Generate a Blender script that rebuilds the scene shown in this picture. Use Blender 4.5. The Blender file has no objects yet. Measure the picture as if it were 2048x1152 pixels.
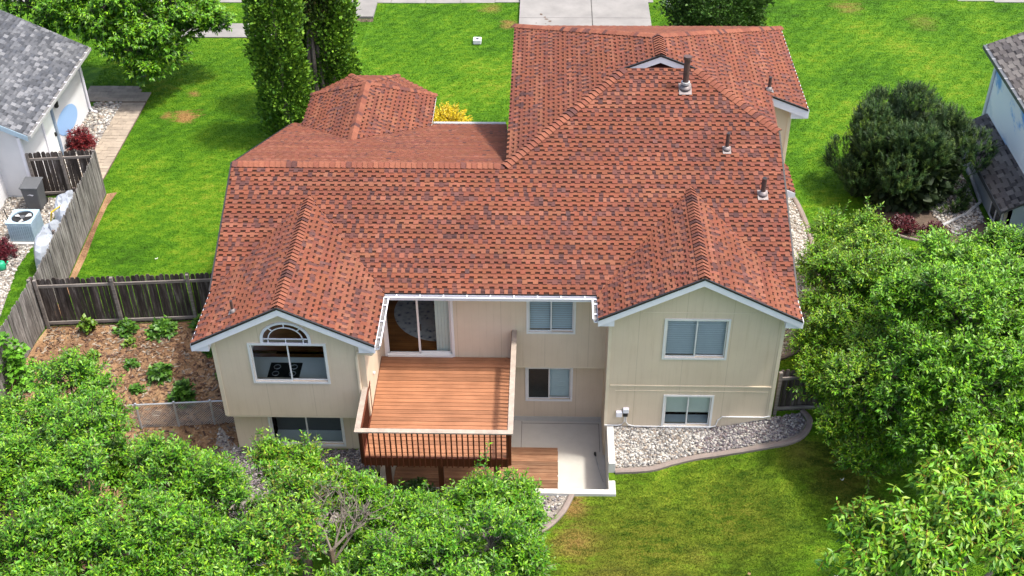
import bpy, bmesh, math, random
import numpy as np
from mathutils import Vector, Matrix

# ------------------------------------------------------------------ camera, sky, sun, exposure
sc = bpy.context.scene
col = sc.collection
cam_d = bpy.data.cameras.new('camera')
cam = bpy.data.objects.new('camera', cam_d)
col.objects.link(cam)
cam_d.sensor_width = 36.0
cam_d.lens = 2401.65 / 2048 * 36.0
cam_d.clip_start = 0.5
cam_d.clip_end = 2000
CR = (0.999569, 0.027957, -0.00896); CU = (-0.009877, 0.607669, 0.794129); CF = (-0.027646, 0.793698, -0.607683)
CAM = Vector((0.0, -25.7565, 24.5972))
cam.matrix_world = Matrix(((CR[0], CU[0], -CF[0], CAM.x), (CR[1], CU[1], -CF[1], CAM.y), (CR[2], CU[2], -CF[2], CAM.z), (0, 0, 0, 1)))
sc.camera = cam

SUN = Vector((0.45, -0.06, 1.0)).normalized()          # direction towards the sun
w = bpy.data.worlds.new('World'); sc.world = w; w.use_nodes = True
wn = w.node_tree.nodes; wl = w.node_tree.links
bg = wn['Background']
sky = wn.new('ShaderNodeTexSky'); sky.sky_type = 'NISHITA'; sky.sun_disc = False
sky.sun_elevation = math.asin(SUN.z); sky.sun_rotation = math.atan2(SUN.x, SUN.y)
sky.air_density = 0.8; sky.dust_density = 4.0; sky.ozone_density = 0.7
wl.new(sky.outputs['Color'], bg.inputs['Color'])
bg.inputs['Strength'].default_value = 0.15
sd = bpy.data.lights.new('sun', 'SUN'); sd.energy = 2.1; sd.angle = math.radians(5); sd.color = (1.0, 0.965, 0.91)
so = bpy.data.objects.new('sun', sd); col.objects.link(so)
so.rotation_euler = SUN.to_track_quat('Z', 'Y').to_euler(); so.location = (20, -5, 40)
sc.view_settings.view_transform = 'Standard'; sc.view_settings.look = 'None'
sc.view_settings.exposure = 1.38; sc.view_settings.gamma = 1.0
sc.view_settings.use_curve_mapping = False

random.seed(7)
rng = np.random.default_rng(7)
U = random.uniform

# ------------------------------------------------------------------ materials
def lin(h):
    h = h.lstrip('#'); out = []
    for i in (0, 2, 4):
        c = int(h[i:i + 2], 16) / 255
        out.append(c / 12.92 if c <= .04045 else ((c + .055) / 1.055) ** 2.4)
    return tuple(out)
def c4(c): return (c[0], c[1], c[2], 1.0)
MATS = {}
class NT:
    def __init__(s, name):
        s.m = bpy.data.materials.new(name); s.m.use_nodes = True
        s.n = s.m.node_tree.nodes; s.l = s.m.node_tree.links
        s.bsdf = s.n['Principled BSDF']; s.out = s.n['Material Output']
    def new(s, t, **kw):
        x = s.n.new(t)
        for k, v in kw.items(): setattr(x, k, v)
        return x
    def link(s, a, b): s.l.new(a, b)
    def pos(s, scale=(1, 1, 1), rot=(0, 0, 0)):
        g = s.new('ShaderNodeNewGeometry'); mp = s.new('ShaderNodeMapping')
        mp.inputs['Scale'].default_value = scale; mp.inputs['Rotation'].default_value = rot
        s.link(g.outputs['Position'], mp.inputs['Vector']); return mp.outputs['Vector']
    def noise(s, scale, vec=None, detail=4, rough=.6, dist=0):
        n = s.new('ShaderNodeTexNoise'); n.inputs['Scale'].default_value = scale
        n.inputs['Detail'].default_value = detail; n.inputs['Roughness'].default_value = rough
        n.inputs['Distortion'].default_value = dist
        s.link(vec if vec is not None else s.pos(), n.inputs['Vector']); return n.outputs['Fac']
    def ramp(s, fac, stops):
        r = s.new('ShaderNodeValToRGB'); e = r.color_ramp.elements
        while len(e) > 1: e.remove(e[-1])
        e[0].position = stops[0][0]; e[0].color = c4(stops[0][1])
        for p_, c_ in stops[1:]:
            k = e.new(p_); k.color = c4(c_)
        s.link(fac, r.inputs['Fac']); return r.outputs['Color']
    def math(s, op, a, b=None, clamp=False):
        m = s.new('ShaderNodeMath', operation=op); m.use_clamp = clamp
        for i, v in enumerate((a, b)):
            if v is None: continue
            if isinstance(v, (int, float)): m.inputs[i].default_value = v
            else: s.link(v, m.inputs[i])
        return m.outputs[0]
    def mix(s, fac, a, b, mode='MIX'):
        m = s.new('ShaderNodeMix', data_type='RGBA', blend_type=mode)
        for sock, v in ((m.inputs[0], fac), (m.inputs[6], a), (m.inputs[7], b)):
            if isinstance(v, (int, float)): sock.default_value = v
            elif isinstance(v, tuple): sock.default_value = c4(v)
            else: s.link(v, sock)
        return m.outputs[2]
    def bump(s, h, strength=.4, dist=.02):
        b = s.new('ShaderNodeBump'); b.inputs['Strength'].default_value = strength; b.inputs['Distance'].default_value = dist
        s.link(h, b.inputs['Height']); s.link(b.outputs['Normal'], s.bsdf.inputs['Normal'])
    def base(s, c):
        if isinstance(c, tuple): s.bsdf.inputs['Base Color'].default_value = c4(c)
        else: s.link(c, s.bsdf.inputs['Base Color'])
    def rough(s, v): s.bsdf.inputs['Roughness'].default_value = v
    def spec(s, v): s.bsdf.inputs['Specular IOR Level'].default_value = v

def plain(name, c, rough=.7, var=.15, scale=3., bump=.0, bscale=60, metal=0, spec=.4, stretch=(1, 1, 1), objvar=0):
    t = NT(name)
    f = t.noise(scale, t.pos(stretch), 5, .65)
    d = tuple(k * (1 - var) for k in c); b = tuple(min(1, k * (1 + var)) for k in c)
    cc = t.ramp(f, [(.3, d), (.7, b)])
    if objvar:
        oi = t.new('ShaderNodeObjectInfo')
        r = t.ramp(oi.outputs['Random'], [(0, (1 - objvar,) * 3), (1, (1 + objvar * .6,) * 3)])
        cc = t.mix(1.0, cc, r, 'MULTIPLY')
    t.base(cc); t.rough(rough); t.spec(spec); t.bsdf.inputs['Metallic'].default_value = metal
    if bump: t.bump(t.noise(bscale, t.pos(stretch), 3), bump, .01)
    MATS[name] = t.m; return t.m

def attr_mat(name, rough=.85, grain=60, gvar=.25, bump=.3, leaf=0, spec=.3, patch=None):
    t = NT(name)
    a = t.new('ShaderNodeAttribute'); a.attribute_name = 'col'
    g = t.noise(grain, None, 2)
    c = t.mix(1.0, a.outputs['Color'], t.ramp(g, [(.25, (1 - gvar,) * 3), (.75, (1 + gvar,) * 3)]), 'MULTIPLY')
    if patch:
        q = t.noise(patch, None, 4)
        c = t.mix(1.0, c, t.ramp(q, [(.3, (.86, .86, .88)), (.7, (1.1, 1.08, 1.06))]), 'MULTIPLY')
    t.base(c); t.rough(rough); t.spec(spec)
    if bump: t.bump(t.noise(grain * 2, None, 2), bump, .006)
    if leaf:
        tr = t.new('ShaderNodeBsdfTranslucent'); ms = t.new('ShaderNodeMixShader'); ms.inputs[0].default_value = leaf
        t.link(t.mix(1.0, c, (1.25, 1.2, .6), 'MULTIPLY'), tr.inputs['Color'])
        t.link(t.bsdf.outputs[0], ms.inputs[1]); t.link(tr.outputs[0], ms.inputs[2]); t.link(ms.outputs[0], t.out.inputs['Surface'])
    MATS[name] = t.m; return t.m

attr_mat('shingle', .9, 45, .22, .35, spec=.2, patch=.7)
attr_mat('leaf', .45, 12, .12, 0, leaf=.18, spec=.4)
attr_mat('needle', .6, 12, .12, 0, leaf=.12, spec=.3)
attr_mat('stone', .8, 40, .2, .3, spec=.3)
attr_mat('bark_chip', .9, 40, .25, .3, spec=.15)
plain('trunk_bark', (0.117, 0.086, 0.063), .9, .4, 6, .6, 40, stretch=(1, 1, .25), spec=.15)
plain('orange_twig', (.30, .13, .035), .7, .3, 8)
plain('grey_bark', (.17, .145, .12), .9, .35, 6, .5, 40, stretch=(1, 1, .25), spec=.15)
plain('white_paint', (.70, .69, .73), .5, .06, 2)
plain('vinyl_frame', (.68, .67, .64), .4, .05, 4)
plain('drip_edge', (.018, .016, .016), .5, .2, 3)
plain('gutter_dirt', (.14, .135, .13), .9, .5, 12)
plain('tan_trim', (.66, .56, .41), .65, .08, 2)
plain('concrete_white', (0.528, 0.512, 0.464), .8, .1, 1.2, .2, 50)
plain('patio_concrete', (.47, .445, .39), .8, .1, .9, .15, 60)
plain('concrete', (.205, .195, .178), .85, .18, .8, .2, 40)
plain('joint', (.10, .095, .085), .9, .3, 5)
plain('curb', (0.210, 0.168, 0.143), .85, .18, 2, .3, 40)
plain('flash_metal', (.20, .17, .16), .5, .25, 6, metal=.2)
plain('pipe_brown', (.075, .045, .038), .55, .3, 8)
plain('glass_dark', (.03, .035, .036), .2, .2, 2)
plain('black', (.015, .015, .015), .5, .2, 5)
plain('soil', (.10, .07, .05), .95, .35, 3, .5, 30)
plain('vent_metal', (.36, .36, .35), .45, .15, 5)
plain('blue_grey', (.30, .40, .47), .5, .12, 3, metal=.0)
plain('bin_grey', (.085, .09, .095), .5, .1, 3)
plain('tarp', (.30, .33, .37), .45, .12, 1.6, .2, 8)
plain('strap', (.75, .52, .02), .5, .1, 3)
plain('can_green', (.02, .32, .16), .4, .08, 3)
plain('galv', (.45, .46, .46), .45, .15, 6, metal=.5)
plain('asphalt', (.06, .06, .062), .9, .25, 2, .3, 60)
plain('paver', (0.288, 0.238, 0.180), .85, .16, 2.5, .3, 40, objvar=.16)
plain('deck_cap', (.30, .245, .195), .7, .2, 5, .2, 60, stretch=(1, 1, 1), objvar=.05)
plain('curtain_backing', (.62, .63, .56), .8, .05, 2)
plain('counter', (.80, .84, .80), .35, .06, 2)
plain('cabinet', (.09, .05, .03), .5, .2, 2)
plain('interior_wall', (.45, .40, .32), .8, .05, 1)
plain('blind', (.74, .78, .75), .5, .05, 3)
plain('door_blue', (.22, .28, .36), .5, .08, 2)
plain('rust_brown', (.19, .055, .022), .65, .25, 6)
plain('siding_white', (.60, .60, .60), .5, .04, 1.5)
plain('siding_grey', (.43, .45, .45), .6, .06, 1.5, .1, 30)

def wood(name, c1, c2, c3, rough=.6, axis=0, objvar=.2, bump=.25, grain=26, spec=.35):
    t = NT(name)
    st = [grain, grain, grain]; st[axis] = 1.2
    f = t.noise(1.0, t.pos(tuple(st)), 6, .7, .3); g = t.noise(1.3, None, 4)
    cc = t.ramp(f, [(.25, c1), (.52, c2), (.8, c3)])
    cc = t.mix(1.0, cc, t.ramp(g, [(.3, (.78,) * 3), (.7, (1.12,) * 3)]), 'MULTIPLY')
    oi = t.new('ShaderNodeObjectInfo')
    cc = t.mix(1.0, cc, t.ramp(oi.outputs['Random'], [(0, (1 - objvar,) * 3), (1, (1 + objvar * .7,) * 3)]), 'MULTIPLY')
    t.base(cc); t.rough(rough); t.spec(spec); t.bump(f, bump, .01)
    MATS[name] = t.m
wood('deck_wood', (.205, .086, .040), (.30, .132, .066), (.365, .175, .094), .5, 0, .28)
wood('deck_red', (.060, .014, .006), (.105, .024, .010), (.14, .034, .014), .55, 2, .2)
wood('platform_wood', (.12, .05, .026), (.27, .135, .07), (.40, .25, .15), .7, 0, .4)
wood('floor_wood', (.22, .075, .02), (.36, .13, .035), (.46, .19, .06), .35, 0, .2)
wood('fence_grey', (.035, .03, .027), (.19, .175, .16), (.40, .385, .36), .9, 2, .3, .4, 11, .1)
wood('fence_dark', (.020, .015, .013), (.075, .060, .052), (.25, .22, .20), .9, 2, .35, .4, 11, .1)
wood('fence_rail', (.09, .078, .068), (.20, .175, .155), (.32, .29, .26), .9, 0, .12, .4, 17, .1)

def siding_mat():
    t = NT('tan_siding')
    g = t.new('ShaderNodeNewGeometry'); sp = t.new('ShaderNodeSeparateXYZ'); t.link(g.outputs['Position'], sp.inputs[0])
    s = t.math('ADD', sp.outputs['X'], sp.outputs['Y'])
    fr = t.math('FRACT', t.math('MULTIPLY', s, 1 / .203))
    groove = t.math('LESS_THAN', fr, .055)
    fr2 = t.math('FRACT', t.math('MULTIPLY', s, 1 / 1.219)); seam = t.math('LESS_THAN', fr2, .012)
    n = t.noise(1.0, None, 5); st = t.noise(1.0, t.pos((9, 9, .7)), 4)
    c = t.ramp(n, [(.3, (.60, .485, .35)), (.7, (.655, .54, .395))])
    c = t.mix(t.ramp(st, [(.55, (0, 0, 0)), (.8, (.4,) * 3)]), c, (.44, .335, .21))
    c = t.mix(t.math('MULTIPLY', groove, .09), c, (.25, .19, .11))
    c = t.mix(t.math('MULTIPLY', seam, .3), c, (.28, .21, .13))
    t.base(c); t.rough(.75); t.spec(.25)
    t.bump(t.math('SUBTRACT', t.math('MULTIPLY', st, .2), groove), .18, .006)
    MATS['tan_siding'] = t.m
siding_mat()

def glass_mat(name, tint, refl):
    t = NT(name)
    tr = t.new('ShaderNodeBsdfTransparent'); tr.inputs[0].default_value = c4(tint)
    gl = t.new('ShaderNodeBsdfGlossy'); gl.inputs['Roughness'].default_value = .03; gl.inputs['Color'].default_value = (.9, .95, 1, 1)
    lw = t.new('ShaderNodeLayerWeight'); lw.inputs[0].default_value = refl
    ms = t.new('ShaderNodeMixShader'); t.link(lw.outputs['Fresnel'], ms.inputs[0])
    t.link(tr.outputs[0], ms.inputs[1]); t.link(gl.outputs[0], ms.inputs[2]); t.link(ms.outputs[0], t.out.inputs['Surface'])
    MATS[name] = t.m
glass_mat('glass', (.87, .93, .92), .14)

def lawn_mat():
    t = NT('lawn')
    big = t.noise(.35, None, 4); mid = t.noise(1.0, t.pos((1.6, 4.2, 2), (0, 0, math.radians(-32))), 5, .72); fine = t.noise(17, None, 4, .7)
    stripe = t.new('ShaderNodeTexWave', wave_type='BANDS', bands_direction='X'); stripe.inputs['Scale'].default_value = .55
    stripe.inputs['Distortion'].default_value = 3.5; stripe.inputs['Detail'].default_value = 2
    t.link(t.pos((1, 1, 1), (0, 0, math.radians(38))), stripe.inputs['Vector'])
    f = t.math('ADD', t.math('MULTIPLY', big, .35), t.math('ADD', t.math('MULTIPLY', mid, .35), t.math('MULTIPLY', fine, .30)))
    f = t.math('ADD', f, t.math('MULTIPLY', t.math('SUBTRACT', stripe.outputs['Fac'], .5), .035))
    f = t.math('ADD', t.math('MULTIPLY', t.math('SUBTRACT', f, .5), 1.3), .485)
    c = t.ramp(f, [(.30, (0.030, 0.082, 0.0035)), (.44, (0.056, 0.155, 0.005)), (.53, (0.096, 0.218, 0.007)), (.62, (0.165, 0.255, 0.013)), (.72, (0.30, 0.29, 0.045))])
    g = t.new('ShaderNodeNewGeometry'); sp = t.new('ShaderNodeSeparateXYZ'); t.link(g.outputs['Position'], sp.inputs[0])
    def patch(x, y, r, soft, amp=1.0, sx=1.0):
        dx = t.math('MULTIPLY', t.math('SUBTRACT', sp.outputs['X'], x), sx); dy = t.math('SUBTRACT', sp.outputs['Y'], y)
        d = t.math('SQRT', t.math('ADD', t.math('MULTIPLY', dx, dx), t.math('MULTIPLY', dy, dy)))
        d = t.math('ADD', d, t.math('MULTIPLY', t.math('SUBTRACT', mid, .5), r * 2.6))
        d = t.math('ADD', d, t.math('MULTIPLY', t.math('SUBTRACT', fine, .5), r * .9))
        v = t.math('DIVIDE', t.math('SUBTRACT', r, d), soft)
        return t.math('MULTIPLY', t.math('MULTIPLY', v, 1, True), amp)
    straw = None
    for a in [(-14.35, 15.8, .62, .3), (-15.1, 15.95, .3, .25, .8), (-14.45, 17.75, .33, .3, .9), (-1.75, 24.3, .55, .5, .85, 1.2), (-2.6, 26.0, .6, .6, .6),
              (.8, -3.8, .6, .35), (.9, -5.0, .95, .6, .95), (1.7, -6.6, 1.25, 1.0, .85), (4.0, -5.4, .5, .6, .5), (3.1, -6.7, 1.0, .9, .65), (7.0, -2.3, .7, .6, .5), (13.5, 25.3, .8, .8, .6), (16.5, 23.8, .9, 1.2, .4)]:
        v = patch(*a); straw = v if straw is None else t.math('MAXIMUM', straw, v)
    c = t.mix(straw, c, t.ramp(fine, [(.3, (0.2232, 0.1178, 0.0372)), (.7, (0.3720, 0.2294, 0.0806))]))
    thin = None                                  # tired, yellowing turf behind the house and below the trees
    for a in [(2.6, -5.2, 3.6, 2.4, .8), (6.6, -2.6, 1.1, .8, .55), (8.0, -3.0, 1.5, .9, .95), (5.0, -4.2, 3.0, 2.0, .7)]:
        v = patch(*a); thin = v if thin is None else t.math('MAXIMUM', thin, v)
    c = t.mix(thin, c, t.ramp(t.math('ADD', t.math('MULTIPLY', mid, .6), t.math('MULTIPLY', fine, .4)), [(.38, (0.036, 0.070, 0.0045)), (.46, (0.080, 0.112, 0.008)), (.54, (0.145, 0.140, 0.015)), (.64, (0.25, 0.175, 0.045))]))
    t.base(c); t.rough(.75); t.spec(.15); t.bump(t.noise(28, None, 5, .8), .7, .05)
    tr = t.new('ShaderNodeBsdfTranslucent'); ms = t.new('ShaderNodeMixShader'); ms.inputs[0].default_value = .2
    t.link(c, tr.inputs['Color'])
    t.link(t.bsdf.outputs[0], ms.inputs[1]); t.link(tr.outputs[0], ms.inputs[2]); t.link(ms.outputs[0], t.out.inputs['Surface'])
    MATS['lawn'] = t.m
lawn_mat()

def ground_mat(name, stops, s1=1.2, s2=18):
    t = NT(name)
    f = t.math('ADD', t.math('MULTIPLY', t.noise(s1, None, 5), .55), t.math('MULTIPLY', t.noise(s2, None, 4, .8), .45))
    t.base(t.ramp(f, stops)); t.rough(.95); t.spec(.1); t.bump(t.noise(s2 * 1.6, None, 4), .8, .03)
    MATS[name] = t.m
ground_mat('bark_bed', [(.34, (.055, .032, .022)), (.44, (.135, .075, .042)), (.53, (.25, .15, .078)), (.60, (.33, .22, .12)), (.7, (.30, .255, .20))], .8)
ground_mat('gravel_bed', [(.35, (.13, .11, .09)), (.65, (.34, .31, .27))], 3, 22)

def sky_image_wall():
    t = NT('sky_image_siding')  # sky and cloud image put into the siding colour; the wall is plain white
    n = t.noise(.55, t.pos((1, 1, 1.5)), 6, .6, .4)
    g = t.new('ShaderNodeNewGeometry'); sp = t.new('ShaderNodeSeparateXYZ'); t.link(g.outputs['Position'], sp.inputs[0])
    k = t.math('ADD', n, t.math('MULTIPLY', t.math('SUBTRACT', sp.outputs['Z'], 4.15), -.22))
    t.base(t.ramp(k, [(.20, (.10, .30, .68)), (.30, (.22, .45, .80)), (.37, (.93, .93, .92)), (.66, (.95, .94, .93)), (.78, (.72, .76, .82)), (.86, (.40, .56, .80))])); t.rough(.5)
    MATS['sky_image_siding'] = t.m
sky_image_wall()
def rug_mat():
    t = NT('rug')
    v = t.new('ShaderNodeTexVoronoi'); v.inputs['Scale'].default_value = 6
    t.link(t.pos(), v.inputs['Vector'])
    t.base(t.ramp(t.math('ADD', t.math('MULTIPLY', t.noise(7, None, 4), .7), t.math('MULTIPLY', v.outputs['Distance'], .4)), [(.36, (.10, .12, .18)), (.44, (.42, .42, .42)), (.6, (.58, .57, .54))])); t.rough(.95)
    MATS['rug'] = t.m
rug_mat()

# ------------------------------------------------------------------ mesh helpers
def wloc(o):
    v = Vector((0, 0, 0))
    while o is not None: v += o.location; o = o.parent
    return v
def tag(o, label=None, cat=None, group=None, kind=None):
    for k, v in (('label', label), ('category', cat), ('group', group), ('kind', kind)):
        if v: o[k] = v
    return o
def thing(name, loc, label, cat, group=None):
    o = bpy.data.objects.new(name, None); col.objects.link(o); o.location = loc; o.empty_display_size = .2
    return tag(o, label, cat, group)
def sub(name, parent):
    o = bpy.data.objects.new(name, None); col.objects.link(o); o.parent = parent; o.empty_display_size = .1
    return o
def link(name, me, parent=None, loc=None, rot=None, scale=None):
    o = bpy.data.objects.new(name, me); col.objects.link(o)
    if parent is not None: o.parent = parent
    if loc is not None: o.location = Vector(loc) - (wloc(parent) if parent is not None else Vector())
    if rot is not None: o.rotation_euler = rot
    if scale is not None: o.scale = scale
    return o
def setcol(me, cols):
    a = me.color_attributes.new('col', 'FLOAT_COLOR', 'POINT')
    c = np.ones((len(me.vertices), 4), np.float32); c[:, :3] = cols
    a.data.foreach_set('color', c.ravel())
class MB:
    def __init__(s): s.v = []; s.f = []; s.c = []
    def face(s, pts, c=None):
        i = len(s.v); s.v += [tuple(q) for q in pts]; s.f.append(tuple(range(i, i + len(pts)))); s.c += [c or (1, 1, 1)] * len(pts)
    def add(s, vs, fs, c=None):
        i = len(s.v); s.v += [tuple(q) for q in vs]; s.f += [tuple(k + i for k in f) for f in fs]; s.c += [c or (1, 1, 1)] * len(vs)
    def box(s, a, b, c=None):
        x0, y0, z0 = a; x1, y1, z1 = b
        s.add([(x0, y0, z0), (x1, y0, z0), (x1, y1, z0), (x0, y1, z0), (x0, y0, z1), (x1, y0, z1), (x1, y1, z1), (x0, y1, z1)],
              [(3, 2, 1, 0), (4, 5, 6, 7), (0, 1, 5, 4), (1, 2, 6, 5), (2, 3, 7, 6), (3, 0, 4, 7)], c)
    def prism(s, poly, d, c=None):           # closed prism: polygon (3D points) extruded by vector d
        n = len(poly); P = [Vector(q) for q in poly]; d = Vector(d)
        nn = Vector((0, 0, 0))
        for i in range(n): nn += P[i].cross(P[(i + 1) % n])
        if nn.dot(d) > 0: P.reverse()
        Q = [q + d for q in P]
        s.add(P + Q, [tuple(range(n)), tuple(range(2 * n - 1, n - 1, -1))] + [((i + 1) % n, i, n + i, n + (i + 1) % n) for i in range(n)], c)
    def beam(s, a, b, wd, ht, up=(0, 0, 1), c=None):
        a = Vector(a); b = Vector(b); t = (b - a).normalized(); sd_ = t.cross(Vector(up)).normalized() * (wd / 2); u_ = sd_.cross(t).normalized() * (ht / 2)
        s.prism([a - sd_ - u_, a + sd_ - u_, a + sd_ + u_, a - sd_ + u_], b - a, c)
    def tube(s, pts, rad, n=6, c=None, cap=True):
        P = [Vector(q) for q in pts]; base = len(s.v)
        if isinstance(rad, (int, float)): rad = [rad] * len(P)
        ref = Vector((.31, .17, .93)); 
        for i, q in enumerate(P):
            t = (P[min(i + 1, len(P) - 1)] - P[max(i - 1, 0)]).normalized()
            a = t.cross(ref)
            if a.length < .05: a = t.cross(Vector((1, 0, 0)))
            a.normalize(); b = t.cross(a)
            for k in range(n):
                an = 2 * math.pi * k / n; s.v.append(tuple(q + (a * math.cos(an) + b * math.sin(an)) * rad[i])); s.c.append(c or (1, 1, 1))
        for i in range(len(P) - 1):
            for k in range(n):
                s.f.append((base + i * n + k, base + i * n + (k + 1) % n, base + (i + 1) * n + (k + 1) % n, base + (i + 1) * n + k))
        if cap:
            s.f.append(tuple(base + k for k in range(n - 1, -1, -1))); s.f.append(tuple(base + (len(P) - 1) * n + k for k in range(n)))
    def mesh(s, name, mat, off=Vector((0, 0, 0)), colors=False, smooth=False):
        me = bpy.data.meshes.new(name)
        me.from_pydata([(a - off.x, b - off.y, c - off.z) for a, b, c in s.v], [], s.f)
        if colors: setcol(me, np.array(s.c, np.float32))
        if mat: me.materials.append(MATS[mat])
        if smooth: me.polygons.foreach_set('use_smooth', [True] * len(me.polygons))
        me.update(); return me
    def build(s, name, mat, parent=None, colors=False, smooth=False, kind=None, bevel=0):
        off = wloc(parent) if parent is not None else Vector((0, 0, 0))
        o = link(name, s.mesh(name, mat, off, colors, smooth), parent)
        if kind: o['kind'] = kind
        if bevel:
            b = o.modifiers.new('bevel', 'BEVEL'); b.width = bevel; b.segments = 1; b.limit_method = 'ANGLE'
        return o
def bx(name, a, b, mat, parent=None, bevel=0):
    m = MB(); m.box(a, b); return m.build(name, mat, parent, bevel=bevel)
def npmesh(name, V, F, C, mat, parent=None, kind=None, smooth=False):
    off = np.array(wloc(parent)) if parent is not None else np.zeros(3)
    V = np.asarray(V, np.float32) - off.astype(np.float32); F = np.asarray(F, np.int32)
    me = bpy.data.meshes.new(name); n, k = F.shape
    me.vertices.add(len(V)); me.vertices.foreach_set('co', V.ravel())
    me.loops.add(n * k); me.loops.foreach_set('vertex_index', F.ravel())
    me.polygons.add(n); me.polygons.foreach_set('loop_start', np.arange(0, n * k, k, dtype=np.int32))
    try: me.polygons.foreach_set('loop_total', np.full(n, k, np.int32))
    except Exception: pass
    me.update(calc_edges=True)
    if C is not None: setcol(me, np.asarray(C, np.float32))
    me.materials.append(MATS[mat])
    if smooth: me.polygons.foreach_set('use_smooth', [True] * n)
    o = link(name, me, parent)
    if kind: o['kind'] = kind
    return o
UNIT = {}
def ubox(mat):
    if mat not in UNIT:
        m = MB(); m.box((-.5, -.5, -.5), (.5, .5, .5)); UNIT[mat] = m.mesh('block_' + mat, mat)
    return UNIT[mat]
def sbox(name, a, b, mat, parent, rot=None):
    a = Vector(a); b = Vector(b); return link(name, ubox(mat), parent, (a + b) / 2, rot, b - a)

# ------------------------------------------------------------------ terrain
GY = ((-4, -1.25, 2), (.45, 1.0, 1.3)); GX = ((-8, -4.7, 1.7, 4.7, 6.3), (-.15, -.15, -.03, -.06, .32))
def G(x, y): return float(np.interp(y, *GY) + np.interp(x, *GX))
def Gn(x, y): return np.interp(y, *GY) + np.interp(x, *GX)
def sheet(name, poly, off, mat, kind='structure', parent=None):
    bm = bmesh.new(); vs = [bm.verts.new((x, y, 0)) for x, y in poly]; f = bm.faces.new(vs); f.normal_update()
    if f.normal.z < 0: f.normal_flip()
    bmesh.ops.triangulate(bm, faces=bm.faces[:])
    for k in GX[0]: bmesh.ops.bisect_plane(bm, geom=bm.verts[:] + bm.edges[:] + bm.faces[:], plane_co=(k, 0, 0), plane_no=(1, 0, 0))
    for k in GY[0]: bmesh.ops.bisect_plane(bm, geom=bm.verts[:] + bm.edges[:] + bm.faces[:], plane_co=(0, k, 0), plane_no=(0, 1, 0))
    for v in bm.verts: v.co.z = G(v.co.x, v.co.y) + off
    me = bpy.data.meshes.new(name); bm.to_mesh(me); bm.free(); me.materials.append(MATS[mat])
    o = link(name, me, parent); o['kind'] = kind; return o
def lawn():
    xs = [-260, -8.5, -8, -4.7, -4.62, 1.7, 1.78, 4.7, 6.25, 6.3, 260]; ys = [-200, -4, -3.3, -2, -1.25, .3, 2, 11, 260]
    holes = [(-8.5, 6.25, .3, 11), (-8.5, -4.62, -2, .3), (-4.62, 1.78, -3.3, .3), (1.78, 6.25, -1.25, .3)]
    m = MB()
    for i in range(len(xs) - 1):
        for j in range(len(ys) - 1):
            cx, cy = (xs[i] + xs[i + 1]) / 2, (ys[j] + ys[j + 1]) / 2
            if any(a < cx < b and c < cy < d for a, b, c, d in holes): continue
            m.face([(x, y, G(x, y)) for x, y in ((xs[i], ys[j]), (xs[i + 1], ys[j]), (xs[i + 1], ys[j + 1]), (xs[i], ys[j + 1]))])
    o = m.build('lawn', 'lawn'); o['kind'] = 'structure'
lawn()
def inpoly(x, y, poly):
    x = np.asarray(x); y = np.asarray(y); r = np.zeros(x.shape, bool); n = len(poly)
    for i in range(n):
        x0, y0 = poly[i]; x1, y1 = poly[(i + 1) % n]
        if y0 == y1: continue
        c = ((y0 > y) != (y1 > y)) & (x < (x1 - x0) * (y - y0) / (y1 - y0) + x0); r ^= c
    return r
def sample(poly, n):
    xs = [q[0] for q in poly]; ys = [q[1] for q in poly]
    A = np.empty((0, 2))
    while len(A) < n:
        q = np.stack([rng.uniform(min(xs), max(xs), n * 2), rng.uniform(min(ys), max(ys), n * 2)], 1)
        A = np.concatenate([A, q[inpoly(q[:, 0], q[:, 1], poly)]])
    return A[:n]
def smooth_line(pts, n=6):
    P = [Vector((*q, 0)) for q in pts]; out = []
    for i in range(len(P) - 1):
        a = P[max(i - 1, 0)]; b = P[i]; c = P[i + 1]; d = P[min(i + 2, len(P) - 1)]
        for k in range(n):
            t = k / n
            q = .5 * ((2 * b) + (c - a) * t + (2 * a - 5 * b + 4 * c - d) * t * t + (3 * b - a - 3 * c + d) * t ** 3); out.append((q.x, q.y))
    out.append(tuple(P[-1][:2])); return out
def curbstone(name, pts, label, wd=.16, ht=.09):
    L = smooth_line(pts); m = MB(); n = len(L); ring = []
    for i, (x, y) in enumerate(L):
        a = L[max(i - 1, 0)]; b = L[min(i + 1, n - 1)]; t = Vector((b[0] - a[0], b[1] - a[1])).normalized(); nx, ny = -t.y, t.x
        z = G(x, y)
        ring.append([(x + nx * s_, y + ny * s_, z + h_) for s_, h_ in ((-wd / 2, -.06), (-wd / 2, ht - .03), (-wd / 4, ht), (wd / 4, ht), (wd / 2, ht - .03), (wd / 2, -.06))])
    for i in range(n - 1):
        for k in range(5): m.face([ring[i][k], ring[i + 1][k], ring[i + 1][k + 1], ring[i][k + 1]])
    m.face(ring[0][::-1]); m.face(ring[-1])
    o = m.build(name, 'curb'); return tag(o, label, 'curb')
ICO_V = None
def icos():
    global ICO_V, ICO_F
    bm = bmesh.new(); bmesh.ops.create_icosphere(bm, subdivisions=1, radius=1); bm.verts.ensure_lookup_table()
    ICO_V = np.array([v.co[:] for v in bm.verts]); ICO_F = np.array([[v.index for v in f.verts] for f in bm.faces]); bm.free()
icos()
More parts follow.
